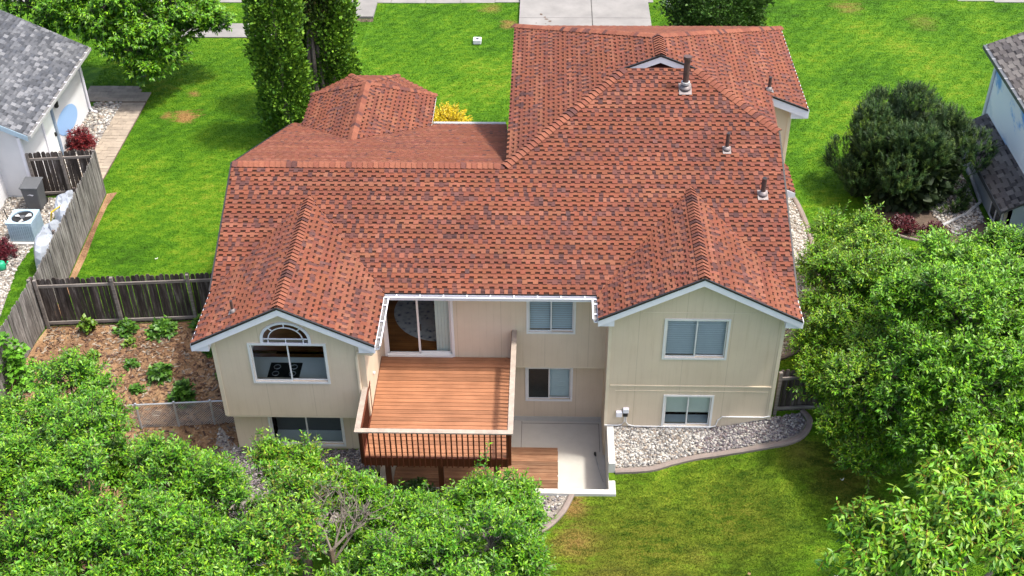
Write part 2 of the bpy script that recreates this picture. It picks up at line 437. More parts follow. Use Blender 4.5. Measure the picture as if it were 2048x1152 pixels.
def rocks(name, poly, n, s0, s1, cols, label, off=.0, cat='gravel'):
    P = sample(poly, n); S = rng.uniform(s0, s1, (n, 1)) * np.stack([rng.uniform(.8, 1.5, n), rng.uniform(.7, 1.1, n), rng.uniform(.45, .8, n)], 1)
    a = rng.uniform(0, 6.28, n); V = ICO_V[None] * (1 + rng.uniform(-.18, .18, (n, 12, 1))) * S[:, None]
    X = V[..., 0] * np.cos(a)[:, None] - V[..., 1] * np.sin(a)[:, None]; Y = V[..., 0] * np.sin(a)[:, None] + V[..., 1] * np.cos(a)[:, None]
    W = np.stack([X + P[:, :1], Y + P[:, 1:], V[..., 2] + (Gn(P[:, 0], P[:, 1]) + off + S[:, 2] * rng.uniform(.2, 1.2, n))[:, None]], -1)
    F = (ICO_F[None] + (np.arange(n) * 12)[:, None, None]).reshape(-1, 3)
    C = np.array(cols)[rng.integers(0, len(cols), n)] * rng.uniform(.75, 1.2, (n, 1))
    o = npmesh(name, W.reshape(-1, 3), F, np.repeat(C, 12, 0), 'stone', kind='stuff'); return tag(o, label, cat)
RIVER = [(.34, .32, .28), (.40, .38, .34), (.22, .20, .18), (.28, .23, .18), (.15, .14, .13), (.45, .43, .39)]
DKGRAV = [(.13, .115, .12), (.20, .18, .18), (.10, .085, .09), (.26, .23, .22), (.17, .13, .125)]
def blades(name, poly, n, h0, h1, wd, label, holes=()):
    P = sample(poly, n)
    for hpoly in holes: P = P[~inpoly(P[:, 0], P[:, 1], hpoly)]
    n = len(P); a = rng.uniform(0, 6.28, n); h = rng.uniform(h0, h1, n); l = rng.uniform(0, 6.28, n); ln = rng.uniform(.2, .9, n) * h
    z = Gn(P[:, 0], P[:, 1]); wv = wd * rng.uniform(.7, 1.3, n)
    A = np.stack([P[:, 0] - np.cos(a) * wv, P[:, 1] - np.sin(a) * wv, z], 1); B = np.stack([P[:, 0] + np.cos(a) * wv, P[:, 1] + np.sin(a) * wv, z], 1)
    T = np.stack([P[:, 0] + np.cos(l) * ln, P[:, 1] + np.sin(l) * ln, z + h], 1)
    V = np.stack([A, B, T], 1).reshape(-1, 3); F = np.arange(3 * n).reshape(-1, 3)
    return tag(npmesh(name, V, F, None, 'lawn', kind='stuff'), label, 'grass')

GR_R = [(1.95, -1.28), (6.3, -1.24), (7.16, -1.02), (7.31, -1.32), (7.05, -1.77), (6.47, -2.03), (5.65, -2.09), (4.57, -2.11), (3.6, -2.33), (2.91, -2.58), (1.95, -2.67)]
sheet('gravel_bed', GR_R, .006, 'gravel_bed')
rocks('river_rock', [(1.95, -1.26), (4.6, -1.26), (4.3, -2.08), (3.6, -2.25), (2.91, -2.5), (1.95, -2.58)], 2600, .024, .05, RIVER, 'pale river rock bed below the low window of the right wing')
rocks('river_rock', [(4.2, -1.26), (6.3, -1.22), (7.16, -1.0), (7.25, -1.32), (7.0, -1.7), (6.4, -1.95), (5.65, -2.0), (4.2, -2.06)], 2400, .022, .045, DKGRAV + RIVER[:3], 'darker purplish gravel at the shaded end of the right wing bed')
curbstone('curb', [(1.95, -2.72), (2.91, -2.63), (3.6, -2.4), (4.57, -2.16), (5.65, -2.13), (6.47, -2.08), (7.1, -1.8), (7.38, -1.32), (7.22, -.95)], 'curving mauve concrete edging between gravel bed and back lawn')
ST_R = [(6.27, 10), (8.44, 9.9), (8.61, 9.09), (8.72, 7.64), (8.69, 6.21), (8.6, 4.85), (8.41, 3.57), (8.08, 2.59), (7.56, 1.68), (6.98, 1.22), (6.27, 1.1)]
sheet('gravel_bed', ST_R, .006, 'gravel_bed')
rocks('river_rock', ST_R, 5200, .026, .05, RIVER[:2] + RIVER[3:4] + RIVER[5:], 'white river rock strip along the right side of the house')
curbstone('curb', [(8.5, 9.9), (8.67, 9.09), (8.78, 7.64), (8.75, 6.21), (8.66, 4.85), (8.47, 3.57), (8.14, 2.56), (7.6, 1.62), (7.0, 1.15), (6.4, .95)], 'curved tan edging of the side rock strip right of the house')
BED = [(-9.2, -1.3), (-8.52, -2.05), (-4.64, -2.05), (-4.64, -3.45), (1.0, -3.45), (.65, -3.5), (.43, -3.94), (.06, -4.42), (-.47, -4.68), (-1.65, -4.7), (-2.98, -4.6), (-5.04, -5.1), (-9.2, -6.5)]
sheet('gravel_bed', BED, .006, 'gravel_bed')
rocks('river_rock', BED, 5200, .022, .045, RIVER[:4] + DKGRAV[:3], 'mixed gravel bed under the trees in front of the patio')
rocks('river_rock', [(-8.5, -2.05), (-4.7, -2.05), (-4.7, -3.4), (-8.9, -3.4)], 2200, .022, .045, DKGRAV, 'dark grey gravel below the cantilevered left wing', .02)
curbstone('curb', [(.78, -3.42), (.66, -3.7), (.5, -4.0), (.1, -4.5), (-.47, -4.78), (-1.65, -4.8), (-2.98, -4.7), (-5.04, -5.2)], 'short curved edging at the lower corner of the sunken patio')
BARK = [(-15.4, 2.66), (-8.6, 3.2), (-8.55, -2.05), (-9.2, -6.5), (-10.5, -9), (-16.5, -9), (-15.84, -.44)]
sheet('bark_bed', BARK, .004, 'bark_bed')
sheet('dry_strip', [(-15.4, 2.75), (-15.12, 2.9), (-15.3, 5), (-15.35, 6.4), (-15.5, 8), (-15.55, 9.4), (-15.45, 10.3), (-15.8, 10.2)], .012, 'bark_bed')
def chips(name, poly, n, cols, label):
    P = sample(poly, n); a = rng.uniform(0, 6.28, n); l = rng.uniform(.03, .09, n); wv = rng.uniform(.01, .03, n)
    z = Gn(P[:, 0], P[:, 1]) + rng.uniform(.01, .035, n); tz = rng.uniform(-.02, .02, (n, 4))
    k = np.array([(-1, -1), (1, -1), (1, 1), (-1, 1)])
    X = P[:, :1] + np.cos(a)[:, None] * k[:, 0] * l[:, None] - np.sin(a)[:, None] * k[:, 1] * wv[:, None]
    Y = P[:, 1:] + np.sin(a)[:, None] * k[:, 0] * l[:, None] + np.cos(a)[:, None] * k[:, 1] * wv[:, None]
    V = np.stack([X, Y, z[:, None] + tz], -1).reshape(-1, 3)
    C = np.repeat(np.array(cols)[rng.integers(0, len(cols), n)] * rng.uniform(.6, 1.3, (n, 1)), 4, 0)
    return tag(npmesh(name, V, np.arange(4 * n).reshape(-1, 4), C, 'bark_chip', kind='stuff'), label, 'mulch')
chips('bark_mulch', [(-15.3, 2.6), (-8.7, 3.1), (-8.7, -2.5), (-15.8, -2.5)], 5000, [(.18, .105, .058), (.13, .072, .044), (.22, .145, .085), (.08, .047, .034), (.23, .19, .145)], 'brown bark mulch bed inside the fence corner')

# front drive, walks, road
def slab(name, poly, mat, th=.03, kind='structure', parent=None):
    m = MB(); m.prism([(x, y, G(x, y) - .1) for x, y in poly], (0, 0, .1 + th)); o = m.build(name, mat, parent)
    if kind: o['kind'] = kind
    return o
drive = bpy.data.objects.new('driveway', None); col.objects.link(drive); drive['kind'] = 'structure'
for px, qx in ((-1.3, 1.98), (2.0, 4.62)):
    for a, b in ((13, 18.4), (18.42, 24.6), (24.62, 30)):
        g = .012; m = MB(); z = G(0, 20) + .1
        m.prism([(px + g, a, z - .15), (qx - g, a, z - .15), (qx - g, b, z - .15), (px + g, b, z - .15)], (0, 0, .2)); m.build('slab', 'concrete', drive)
m = MB(); m.box((-1.28, 13, G(0, 20) - .1), (4.6, 30, G(0, 20) + .12)); m.build('joint_fill', 'joint', drive)
sw = bpy.data.objects.new('sidewalk', None); col.objects.link(sw); sw['kind'] = 'structure'
for i in range(34):
    x = -30 + i * 1.62
    if -1.4 < x + .8 < 4.7: continue
    y0 = 26.62 - .0 if x < 0 else 26.55 - max(0, (x - 12)) * .085
    sbox('slab', (x, y0, G(x, 20) - .05), (x + 1.6, y0 + 1.5, G(x, 20) + .03 + U(0, .006)), 'concrete', sw)
fw_ = bpy.data.objects.new('front_walk', None); col.objects.link(fw_); fw_['kind'] = 'structure'
sbox('slab', (-8.85, 24.95, 1.1), (-7.95, 26.6, 1.26), 'concrete', fw_)
bx('slab_edge', (-8.87, 24.6, 1.1), (-7.93, 24.93, 1.153), 'soil', fw_)
sbox('slab', (-17.5, 22.9, 1.1), (-12.2, 24.3, 1.2), 'concrete', fw_)
slab('road', [(-120, 30), (120, 30), (120, 38), (-120, 38)], 'asphalt', .02)
for k in range(6):
    a = U(0, 6.28)
    m = MB(); cx, cy = -.2 + U(-.5, .6), 24.4 + U(-.5, .7); r0 = U(.04, .1)
    m.face([(cx + r0 * math.cos(t * 1.05) * U(.6, 1.2), cy + r0 * math.sin(t * 1.05) * U(.6, 1.2), G(0, 20) + .156) for t in range(6)]); m.build('stain', 'soil', drive)

# grass blades
NOGRASS = [[(-15.4, 2.75), (-15.12, 2.9), (-15.3, 5), (-15.35, 6.4), (-15.5, 8), (-15.55, 9.4), (-15.45, 10.3), (-15.8, 10.2)], GR_R, ST_R, BED, BARK, [(-8.6, -2.1), (-4.6, -2.1), (-4.6, -3.5), (1.96, -3.5), (1.96, -1.2), (6.3, -1.2), (6.3, 6.9), (7.6, 6.9), (7.6, 12.2), (-.8, 12.2), (-.8, 11), (-8.6, 11)],
           [(-1.3, 12), (4.62, 12), (4.62, 30), (-1.3, 30)], [(-18.9, 17.0), (-16.25, 17.0), (-16.2, 10.5), (-17.2, 10.5), (-17.2, 9.6), (-30, 9.6), (-30, 20), (-18.9, 20)],
           [(-30, 2), (-17.3, 2.4), (-17.05, 3.0), (-17.45, 5.6), (-17.35, 7.4), (-17.1, 9.9), (-30, 9.9)], [(11.0, 9.2), (11.1, 8), (11.8, 7.2), (13.6, 7.3), (14.6, 6), (30, 6), (30, 13), (15.3, 12.0), (14.3, 11.9), (12.9, 9.8), (11.4, 10.2)]]
def lawn_blades(name, poly, n, h0, h1, wd, label): return blades(name, poly, n, h0 * .7, h1 * .75, wd * 1.2, label, NOGRASS)
lawn_blades('grass', [(-1.5, -3.5), (12, -.5), (12, -9.5), (-1.5, -9.5)], 170000, .02, .05, .010, 'patchy short turf of the back lawn')
lawn_blades('grass', [(-17.6, 2), (-8.5, 3), (-8.5, 11), (-8, 26.6), (-24, 26.6), (-17.6, 14)], 170000, .02, .05, .014, 'mown turf left of the house inside and beyond the fence')
lawn_blades('grass', [(-8.2, 10.9), (6, 11), (6, 26.6), (-8, 26.6)], 110000, .02, .05, .016, 'bright mown turf of the front lawn')
lawn_blades('grass', [(6, 12), (6, -.5), (12, -.5), (24, 9), (26, 26.5), (6, 26.5)], 190000, .02, .05, .016, 'striped turf between the two houses on the right')

# ------------------------------------------------------------------ roofs
RED = [((.162, .055, .031), 54), ((.143, .049, .031), 30), ((.184, .069, .040), 16)]
MAROON = [((.084, .037, .031), 50), ((.108, .044, .035), 38), ((.064, .031, .028), 12)]
GREY = [((.088, .093, .10), 34), ((.118, .123, .13), 26), ((.060, .064, .07), 20), ((.165, .17, .175), 10), ((.072, .078, .088), 10)]
TAUPE = [((.115, .105, .096), 40), ((.088, .079, .074), 30), ((.15, .138, .125), 18), ((.062, .056, .054), 12)]
def pick(pal):
    c = random.choices([p_[0] for p_ in pal], [p_[1] for p_ in pal])[0]; k = U(.93, 1.06); return tuple(q * k for q in c)
class Plane:
    """roof plane: plan polygon (x,y) on z = z0 + gx*(x-x0) + gy*(y-y0)"""
    def __init__(s, poly, x0, y0, z0, gx, gy):
        s.poly = poly; s.k = (x0, y0, z0, gx, gy)
        g = Vector((gx, gy)); gl = g.length; up2 = g / gl
        s.v = Vector((up2.x, up2.y, gl)).normalized(); s.n = Vector((-gx, -gy, 1)).normalized(); s.u = s.v.cross(s.n)
        P = [Vector((x, y, s.z(x, y))) for x, y in poly]; s.P = P
        s.O = min(P, key=lambda q: q.z)
        s.uv = [((q - s.O).dot(s.u), (q - s.O).dot(s.v)) for q in P]
    def z(s, x, y):
        x0, y0, z0, gx, gy = s.k; return z0 + gx * (x - x0) + gy * (y - y0)
    def at(s, a, b, h=0): return s.O + s.u * a + s.v * b + s.n * h
    def spans(s, b):
        xs = []; L = s.uv
        for i in range(len(L)):
            (a0, b0), (a1, b1) = L[i], L[(i + 1) % len(L)]
            if (b0 > b) != (b1 > b): xs.append(a0 + (a1 - a0) * (b - b0) / (b1 - b0))
        xs.sort(); return [(xs[i], xs[i + 1]) for i in range(0, len(xs) - 1, 2)]
def shingle_pieces(pl, pal, ex=.156, wt=(.09, .15), wg=(.10, .15), th=.03, notch=.07, dark=.2, dpal=None, pdark=.3):
    out = []; vmax = max(q[1] for q in pl.uv); r = 0
    while r * ex < vmax - .02:
        v0 = r * ex; v1 = min(v0 + ex, vmax); r += 1
        S0 = pl.spans(v0 + .004); S1 = pl.spans(v1 - .004)
        if not S0 or len(S0) != len(S1):
            S0 = S1 = pl.spans((v0 + v1) / 2)
        for (l0, r0), (l1, r1) in zip(S0, S1):
            lo, hi = min(l0, l1), max(r0, r1)
            a = lo - U(0, .3); tooth = random.random() < .5; seg = 0; isdk = False; run = pick(pal)
            while a < hi:
                wd_ = U(*(wt if tooth else wg)); b = a + wd_
                if seg <= 0: seg = U(.5, 2.2); isdk = not isdk if random.random() < .75 else isdk; run = pick(pal)
                seg -= wd_; blk = (not tooth) and dpal is not None and random.random() < (.55 if isdk else .10) * pdark / .3
                cc = pick(dpal) if blk or (tooth and isdk and dpal is not None and random.random() < .10 * pdark / .3) else (tuple(k * U(.95, 1.05) for k in run) if dpal is not None else pick(pal))
                if tooth and isdk and random.random() < .3: cc = tuple(k * 1.06 + .008 for k in cc)
                dkf = dark if not blk else U(.75, 1.1)
                A0, B0 = max(a, l0), min(b, r0); A1, B1 = max(a, l1), min(b, r1)
                if B0 - A0 < .01 and B1 - A1 < .01: a = b; tooth = not tooth; continue
                if B0 < A0: A0 = B0 = min(max((A0 + B0) / 2, l0), r0)
                if B1 < A1: A1 = B1 = min(max((A1 + B1) / 2, l1), r1)
                m = MB(); hi_t, lo_t = th + U(-.003, .004), .003
                def quad(va, vb, ha, hb, c):
                    ta = (va - v0) / (v1 - v0); tb = (vb - v0) / (v1 - v0)
                    L = lambda t: A0 + (A1 - A0) * t
                    R = lambda t: B0 + (B1 - B0) * t
                    m.face([pl.at(L(ta), va, ha), pl.at(R(ta), va, ha), pl.at(R(tb), vb, hb), pl.at(L(tb), vb, hb)], c)
                ve = v1 + .012
                if tooth:
                    quad(v0, ve, hi_t, lo_t + .003, cc)
                    m.face([pl.at(A0, v0, -.004), pl.at(B0, v0, -.004), pl.at(B0, v0, hi_t), pl.at(A0, v0, hi_t)], tuple(k * .8 for k in cc))  # edge colour darkened to paint the shadow line below each course
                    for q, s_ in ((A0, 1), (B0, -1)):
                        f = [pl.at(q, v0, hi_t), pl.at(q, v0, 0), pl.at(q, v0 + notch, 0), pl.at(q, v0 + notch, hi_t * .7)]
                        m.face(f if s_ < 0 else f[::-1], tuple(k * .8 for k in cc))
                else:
                    dk = tuple(k * dkf for k in cc); hm = hi_t * .75  # notch darkened: printed shadow band, deepened to stand for the gap's shade
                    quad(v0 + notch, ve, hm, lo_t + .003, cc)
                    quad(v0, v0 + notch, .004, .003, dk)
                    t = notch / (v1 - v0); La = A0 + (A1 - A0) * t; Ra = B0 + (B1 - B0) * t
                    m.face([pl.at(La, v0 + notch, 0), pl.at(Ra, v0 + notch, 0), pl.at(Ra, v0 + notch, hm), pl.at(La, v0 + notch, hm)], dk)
                out.append((m, pl.at((A0 + B0) / 2, v0)))
                a = b; tooth = not tooth
    return out
def put_shingles(pieces, roof, n_ind=300):
    pieces.sort(key=lambda q: (q[1] - CAM).length)
    off = wloc(roof)
    for m, _ in pieces[:n_ind]:
        link('shingle', m.mesh('shingle', 'shingle', off, True), roof)
    if len(pieces) > n_ind:
        B = MB()
        for m, _ in pieces[n_ind:]:
            i = len(B.v); B.v += m.v; B.c += m.c; B.f += [tuple(k + i for k in f) for f in m.f]
        B.build('shingles', 'shingle', roof, True, kind='stuff')
CAPC = [((.205, .076, .045), 60), ((.175, .061, .038), 40)]
CAPJ = MB()
def ridge_caps(roof, a, b, na, nb, pal, single=True, pitch=.15, wd=.175, r0=None):
    """folded cap shingles laid along the line a (low end) to b; na, nb = unit vectors pointing down each side"""
    a = Vector(a); b = Vector(b); t = (b - a).normalized(); L = (b - a).length; n = int(L / pitch); na = Vector(na).normalized(); nb = Vector(nb).normalized()
    up = (-(na + nb)); up = up.normalized() if up.length > .01 else Vector((0, 0, 1))
    off = wloc(roof)
    for i in range(n):
        s0 = a + t * (i * pitch); s1 = a + t * (i * pitch + pitch * 1.25); c = pick(MAROON if pal is RED and random.random() < .16 else CAPC if pal is RED else pal); c2 = tuple(k * .3 for k in c); m = MB()
        h0, h1 = .072, .026
        p0, p1 = s0 + up * h0, s1 + up * h1
        for d_, fl in ((na, 0), (nb, 1)):
            q0, q1 = s0 + d_ * wd + up * (h0 - .018), s1 + d_ * wd * .96 + up * (h1 - .012)
            mid0, mid1 = s0 + d_ * wd * .3 + up * (h0 - .002), s1 + d_ * wd * .29 + up * (h1 - .002)
            f1 = [p0, p1, mid1, mid0]; f2 = [mid0, mid1, q1, q0]
            fr = [p0 - up * .03, p0, mid0, mid0 - up * .03]; fr2 = [mid0 - up * .03, mid0, q0, q0 - up * .03]
            if fl: f1.reverse(); f2.reverse(); fr.reverse(); fr2.reverse()
            m.face(f1, c); m.face(f2, c); m.face(fr, c2); m.face(fr2, c2)
        if single: link('ridge_cap', m.mesh('ridge_cap', 'shingle', off, True), roof)
        else:
            k0 = len(CAPJ.v); CAPJ.v += m.v; CAPJ.c += m.c; CAPJ.f += [tuple(k + k0 for k in f) for f in m.f]

# ------------------------------------------------------------------ the house
H = thing('house', (-1, 2, 0), 'tan split level house with red brown shingle roof and two gabled wings', 'house')
ZG, YG, SM = 5.089, -.564, .418; YR = 3.323; ZM = ZG + SM * (YR - YG)
XL, XR = -8.945, 6.636
LW0, LW1, LWF = -8.945, -4.282, -2.726; LWR = (LW0 + LW1) / 2; SW_ = .511; ZLW = ZG + SW_ * (LW1 - LW0) / 2; YLB = YG + (ZLW - ZG) / SM
RW0, RW1, RWF = 1.38, 6.636, -1.553; RWR = (RW0 + RW1) / 2; ZRW = ZG + SW_ * (RW1 - RW0) / 2; YRB = YG + (ZRW - ZG) / SM
XH, XGR, SGG = -1.138, 3.344, .399; ZGR = ZM + SGG * (XGR - XH)
ZDU = 8.09; XD0, XD1 = XH + (ZDU - ZM) / SGG, XGR + (ZGR - ZDU) / SGG; YDU = YR + (ZDU - ZM) / SM
YGE, YGF = 7.927, 12.41; XGE = 7.93; YBU = 6.7
ZHR = ZGR - SGG * (XR - XGR); YHR = YR + (ZHR - ZM) / SM
SF = .402; YFE = 11.1; ZFE = ZM - SF * (YFE - YR)
SGF = (ZGR - ZM) / (YGF - YGE)
PL = {}
PL['back'] = Plane([(XL, YG), (LWR, YLB), (LW1, YG), (RW0, YG), (RWR, YRB), (RW1, YG), (XR, YHR), (XD1, YDU), (XD0, YDU), (XH, YR), (XL, YR)], 0, YG, ZG, 0, SM)
PL['lwl'] = Plane([(LW0, LWF), (LWR, LWF), (LWR, YLB), (LW0, YG)], LW0, 0, ZG, SW_, 0)
PL['lwr'] = Plane([(LWR, LWF), (LW1, LWF), (LW1, YG), (LWR, YLB)], LW1, 0, ZG, -SW_, 0)
PL['rwl'] = Plane([(RW0, RWF), (RWR, RWF), (RWR, YRB), (RW0, YG)], RW0, 0, ZG, SW_, 0)
PL['rwr'] = Plane([(RWR, RWF), (RW1, RWF), (RW1, YG), (RWR, YRB)], RW1, 0, ZG, -SW_, 0)
PL['gl'] = Plane([(XH, YR), (XD0, YDU), (XD0, 6.63), (XGR, 6.63), (XGR, YGE), (XH, YGF)], XH, 0, ZM, SGG, 0)
PL['gr'] = Plane([(XGR, 6.63), (XD1, 6.63), (XD1, YDU), (XR, YHR), (XR, YBU), (XGE, YBU), (XGE, YGF), (XGR, YGE)], XGR, 0, ZGR, -SGG, 0)
PL['gf'] = Plane([(XH, YGF), (XGR, YGE), (XGE, YGF)], 0, YGE, ZGR, 0, -SGF)
FX = -6.25; FE = 3.78; FZ = 5.05; FL, FR_ = -8.52, -4.0; FYB = YR + (ZM - FZ) / SF; FYV = YR + (ZM - FE) / SF; FY1, FY2, FYE = 12.85, 14.35, 11.35; FF0, FF1 = -7.3, -5.55
def valley_front(x_eave): return [(x_eave, FYV), (FX, FYB)]
PL['front'] = Plane([(XL, YR), (XH, YR), (XH - .25, YFE), (FR_, YFE), (FR_, FYV), (FX, FYB), (FL, FYV), (FL, YFE), (XL, YFE)], 0, YR, ZM, 0, -SF)
SFL = (FZ - FE) / (FX - FL); SFR = (FZ - FE) / (FR_ - FX)
PL['fl'] = Plane([(FL, FYV), (FX, FYB), (FX, FYE), (FL, FY1)], FL, 0, FE, SFL, 0)
PL['fr'] = Plane([(FX, FYB), (FR_, FYV), (FR_, FY1), (FX, FYE)], FR_, 0, FE, -SFR, 0)
def plane3(poly, pts):
    (x0, y0, z0), (x1, y1, z1), (x2, y2, z2) = pts
    A = np.array([[x1 - x0, y1 - y0], [x2 - x0, y2 - y0]]); gx, gy = np.linalg.solve(A, np.array([z1 - z0, z2 - z0])); return Plane(poly, x0, y0, z0, float(gx), float(gy))
PL['fdl'] = plane3([(FL, FY1), (FX, FYE), (FF0, FY2)], [(FL, FY1, FE), (FX, FYE, FZ), (FF0, FY2, FE)])
PL['fdr'] = plane3([(FR_, FY1), (FF1, FY2), (FX, FYE)], [(FR_, FY1, FE), (FX, FYE, FZ), (FF1, FY2, FE)])
PL['fff'] = plane3([(FF0, FY2), (FX, FYE), (FF1, FY2)], [(FF0, FY2, FE), (FX, FYE, FZ), (FF1, FY2, FE)])
roof_m = MB()
for k, q in PL.items():
    TH = .10
    top = [p_ - q.n * .0 for p_ in q.P]; bot = [p_ - Vector((0, 0, TH)) for p_ in q.P]
    roof_m.face(top, (.11, .036, .024)); roof_m.face(bot[::-1], (.5, .5, .48))
# small bay roof on the right side of the house
PL2 = Plane([(6.2, 3.75), (7.2, 3.7), (7.2, 5.2), (6.2, 5.2)], 7.2, 0, 5.62, -.42, 0)
roof_m.prism([PL2.at(*q) for q in PL2.uv], (0, 0, -.08), (.11, .036, .024))
# little recessed gable above the back slope
roof_m.face([(XD0 + .12, 6.95, ZDU - .06), (XD1 - .12, 6.95, ZDU - .06), (XGR, 6.95, ZGR - .1)], (.20, .06, .045))
roof_m.face([(XD0, YDU, ZDU), (XD1, YDU, ZDU), (XD1, 6.95, ZDU), (XD0, 6.95, ZDU)], (.11, .036, .024))
roof = roof_m.build('roof', 'shingle', H, True)
pcs = []
for k in ('back', 'lwl', 'lwr', 'rwl', 'rwr', 'gl', 'gr', 'fl', 'fr', 'fdl', 'fdr'): pcs += shingle_pieces(PL[k], RED, dpal=MAROON)
for k in ('front', 'gf', 'fff'): pcs += shingle_pieces(PL[k], RED, th=.014, dark=.6, dpal=MAROON, pdark=.08)
pcs += shingle_pieces(PL2, RED, dpal=MAROON)
put_shingles(pcs, roof)
def dn(pl): return -pl.v
def side(pl, line):      # unit vector in the plane, perpendicular to line, pointing down the slope
    line = Vector(line).normalized(); d_ = line.cross(pl.n); return d_ if d_.z < 0 else -d_
def caps(a, b, k1, k2, **kw):
    t = Vector(b) - Vector(a); ridge_caps(roof, a, b, side(PL[k1], t), side(PL[k2], t), RED, **kw)
caps((LWR, LWF + .02, ZLW), (LWR, YLB + .05, ZLW), 'lwl', 'lwr')
caps((RWR, RWF + .02, ZRW), (RWR, YRB + .05, ZRW), 'rwl', 'rwr')
def yzcaps(a, b, k1, k2, **kw): caps(a, b, k1, k2, **kw)
caps((XL + .02, YR, ZM), (XH - .1, YR, ZM), 'back', 'front', pitch=.155)
caps((XH - .05, YR - .05, ZM - .01), (XD0, YDU, ZDU), 'back', 'gl')
caps((XR, YHR, ZHR), (XD1, YDU, ZDU), 'back', 'gr')
caps((XGR, 6.64, ZGR), (XGR, YGE + .1, ZGR), 'gl', 'gr')
caps((FX, FYE, FZ), (FX, FYB - .05, FZ), 'fl', 'fr', pitch=.19)
caps((XH, YGF, ZM), (XGR, YGE, ZGR), 'gl', 'gf', single=False)
caps((XGE, YGF, ZGR - SGG * (XGE - XGR)), (XGR, YGE, ZGR), 'gr', 'gf', single=False)
for (x, y), k1, k2 in (((FL, FY1), 'fl', 'fdl'), ((FF0, FY2), 'fdl', 'fff'), ((FF1, FY2), 'fff', 'fdr'), ((FR_, FY1), 'fdr', 'fr')):
    caps((x, y, FE), (FX, FYE, FZ), k1, k2, single=False, wd=.12)
CAPJ.build('ridge_cap', 'shingle', roof, True, kind='stuff')
# dark woven valley lines
def valley(a, b):
    m = MB(); m.tube([Vector(a) + Vector((0, 0, .012)), Vector(b) + Vector((0, 0, .012))], .014, 5); m.build('valley', 'rust_brown', roof)
valley((LW1, YG, ZG), (LWR, YLB, ZLW)); valley((LW0, YG, ZG), (LWR, YLB, ZLW)); valley((RW0, YG, ZG), (RWR, YRB, ZRW)); valley((RW1, YG, ZG), (RWR, YRB, ZRW))

# fascia boards, drip edges
def rake(a, b, drop=.2, th=.035, ydir=-1, axis='y'):
    a = Vector(a); b = Vector(b); d_ = Vector((0, 0, -drop)); ex_ = Vector((0, ydir * th, 0)) if axis == 'y' else Vector((ydir * th, 0, 0))
    m = MB(); o = Vector((0, 0, -.035)); m.prism([a + o, b + o, b + o + d_, a + o + d_], ex_); m.build('fascia', 'white_paint', H)
    m = MB(); m.prism([a + Vector((0, 0, .02)), b + Vector((0, 0, .02)), b + Vector((0, 0, -.035)), a + Vector((0, 0, -.035))], ex_ * 1.5); m.build('drip_edge', 'drip_edge', H)
for x0, x1, yf, zr in ((LW0, LW1, LWF, ZLW), (RW0, RW1, RWF, ZRW)):
    xm = (x0 + x1) / 2
    rake((x0, yf, ZG), (xm, yf, zr)); rake((xm, yf, zr), (x1, yf, ZG))
    for x, s in ((x0, 1), (x1, -1)):       # boxed eave returns
        m = MB(); m.prism([(x, yf + .002, ZG - .03), (x + s * .42, yf + .002, ZG - .03 + SW_ * .42), (x + s * .42, yf + .002, ZG - .25), (x, yf + .002, ZG - .25)], (0, .26, 0)); m.build('eave_return', 'white_paint', H)
rake((XD0 - .1, 6.63, ZDU - .04), (XGR, 6.63, ZGR), .2); rake((XGR, 6.63, ZGR), (XD1 + .1, 6.63, ZDU - .04), .2)
zb0 = ZGR - SGG * (XR - XGR); zb1 = ZGR - SGG * (XGE - XGR)
rake((XR, YBU, zb0), (XGE, YBU, zb1), .26)
m = MB(); m.prism([(XGE - .02, YBU + .01, zb1 - .04), (XGE - .5, YBU + .01, zb1 + .1), (XGE - .5, YBU + .01, zb1 - .32), (XGE - .02, YBU + .01, zb1 - .32)], (0, .3, 0)); m.build('eave_return', 'white_paint', H)
bx('fascia', (XGE, YBU, zb1 - .3), (XGE + .03, YGF, zb1 - .03), 'white_paint', H)
bx('fascia', (XL - .03, LWF, ZG - .25), (XL, YG + 0, ZG - .03), 'white_paint', H)
bx('fascia', (XR, RWF, ZG - .25), (XR + .03, YG, ZG - .03), 'white_paint', H)
rake((XL, YG, ZG), (XL, YR, ZM), .2, .03, -1, 'x'); rake((XL, YR, ZM), (XL, YFE, ZFE), .2, .03, -1, 'x')
rake((XR, YG, ZG), (XR, YHR, ZHR), .2, .03, 1, 'x')
bx('fascia', (FR_, YFE, ZFE - .2), (XH - .3, YFE + .03, ZFE - .02), 'white_paint', H)
bx('gutter', (FR_ + .02, YFE + .03, ZFE - .12), (XH - .3, YFE + .15, ZFE + .015), 'vent_metal', H)
m = MB(); m.prism([(6.3, 3.69, 5.98), (7.2, 3.69, 5.6), (7.2, 3.69, 5.45), (6.3, 3.69, 5.45)], (0, .04, 0)); m.build('fascia', 'white_paint', H)
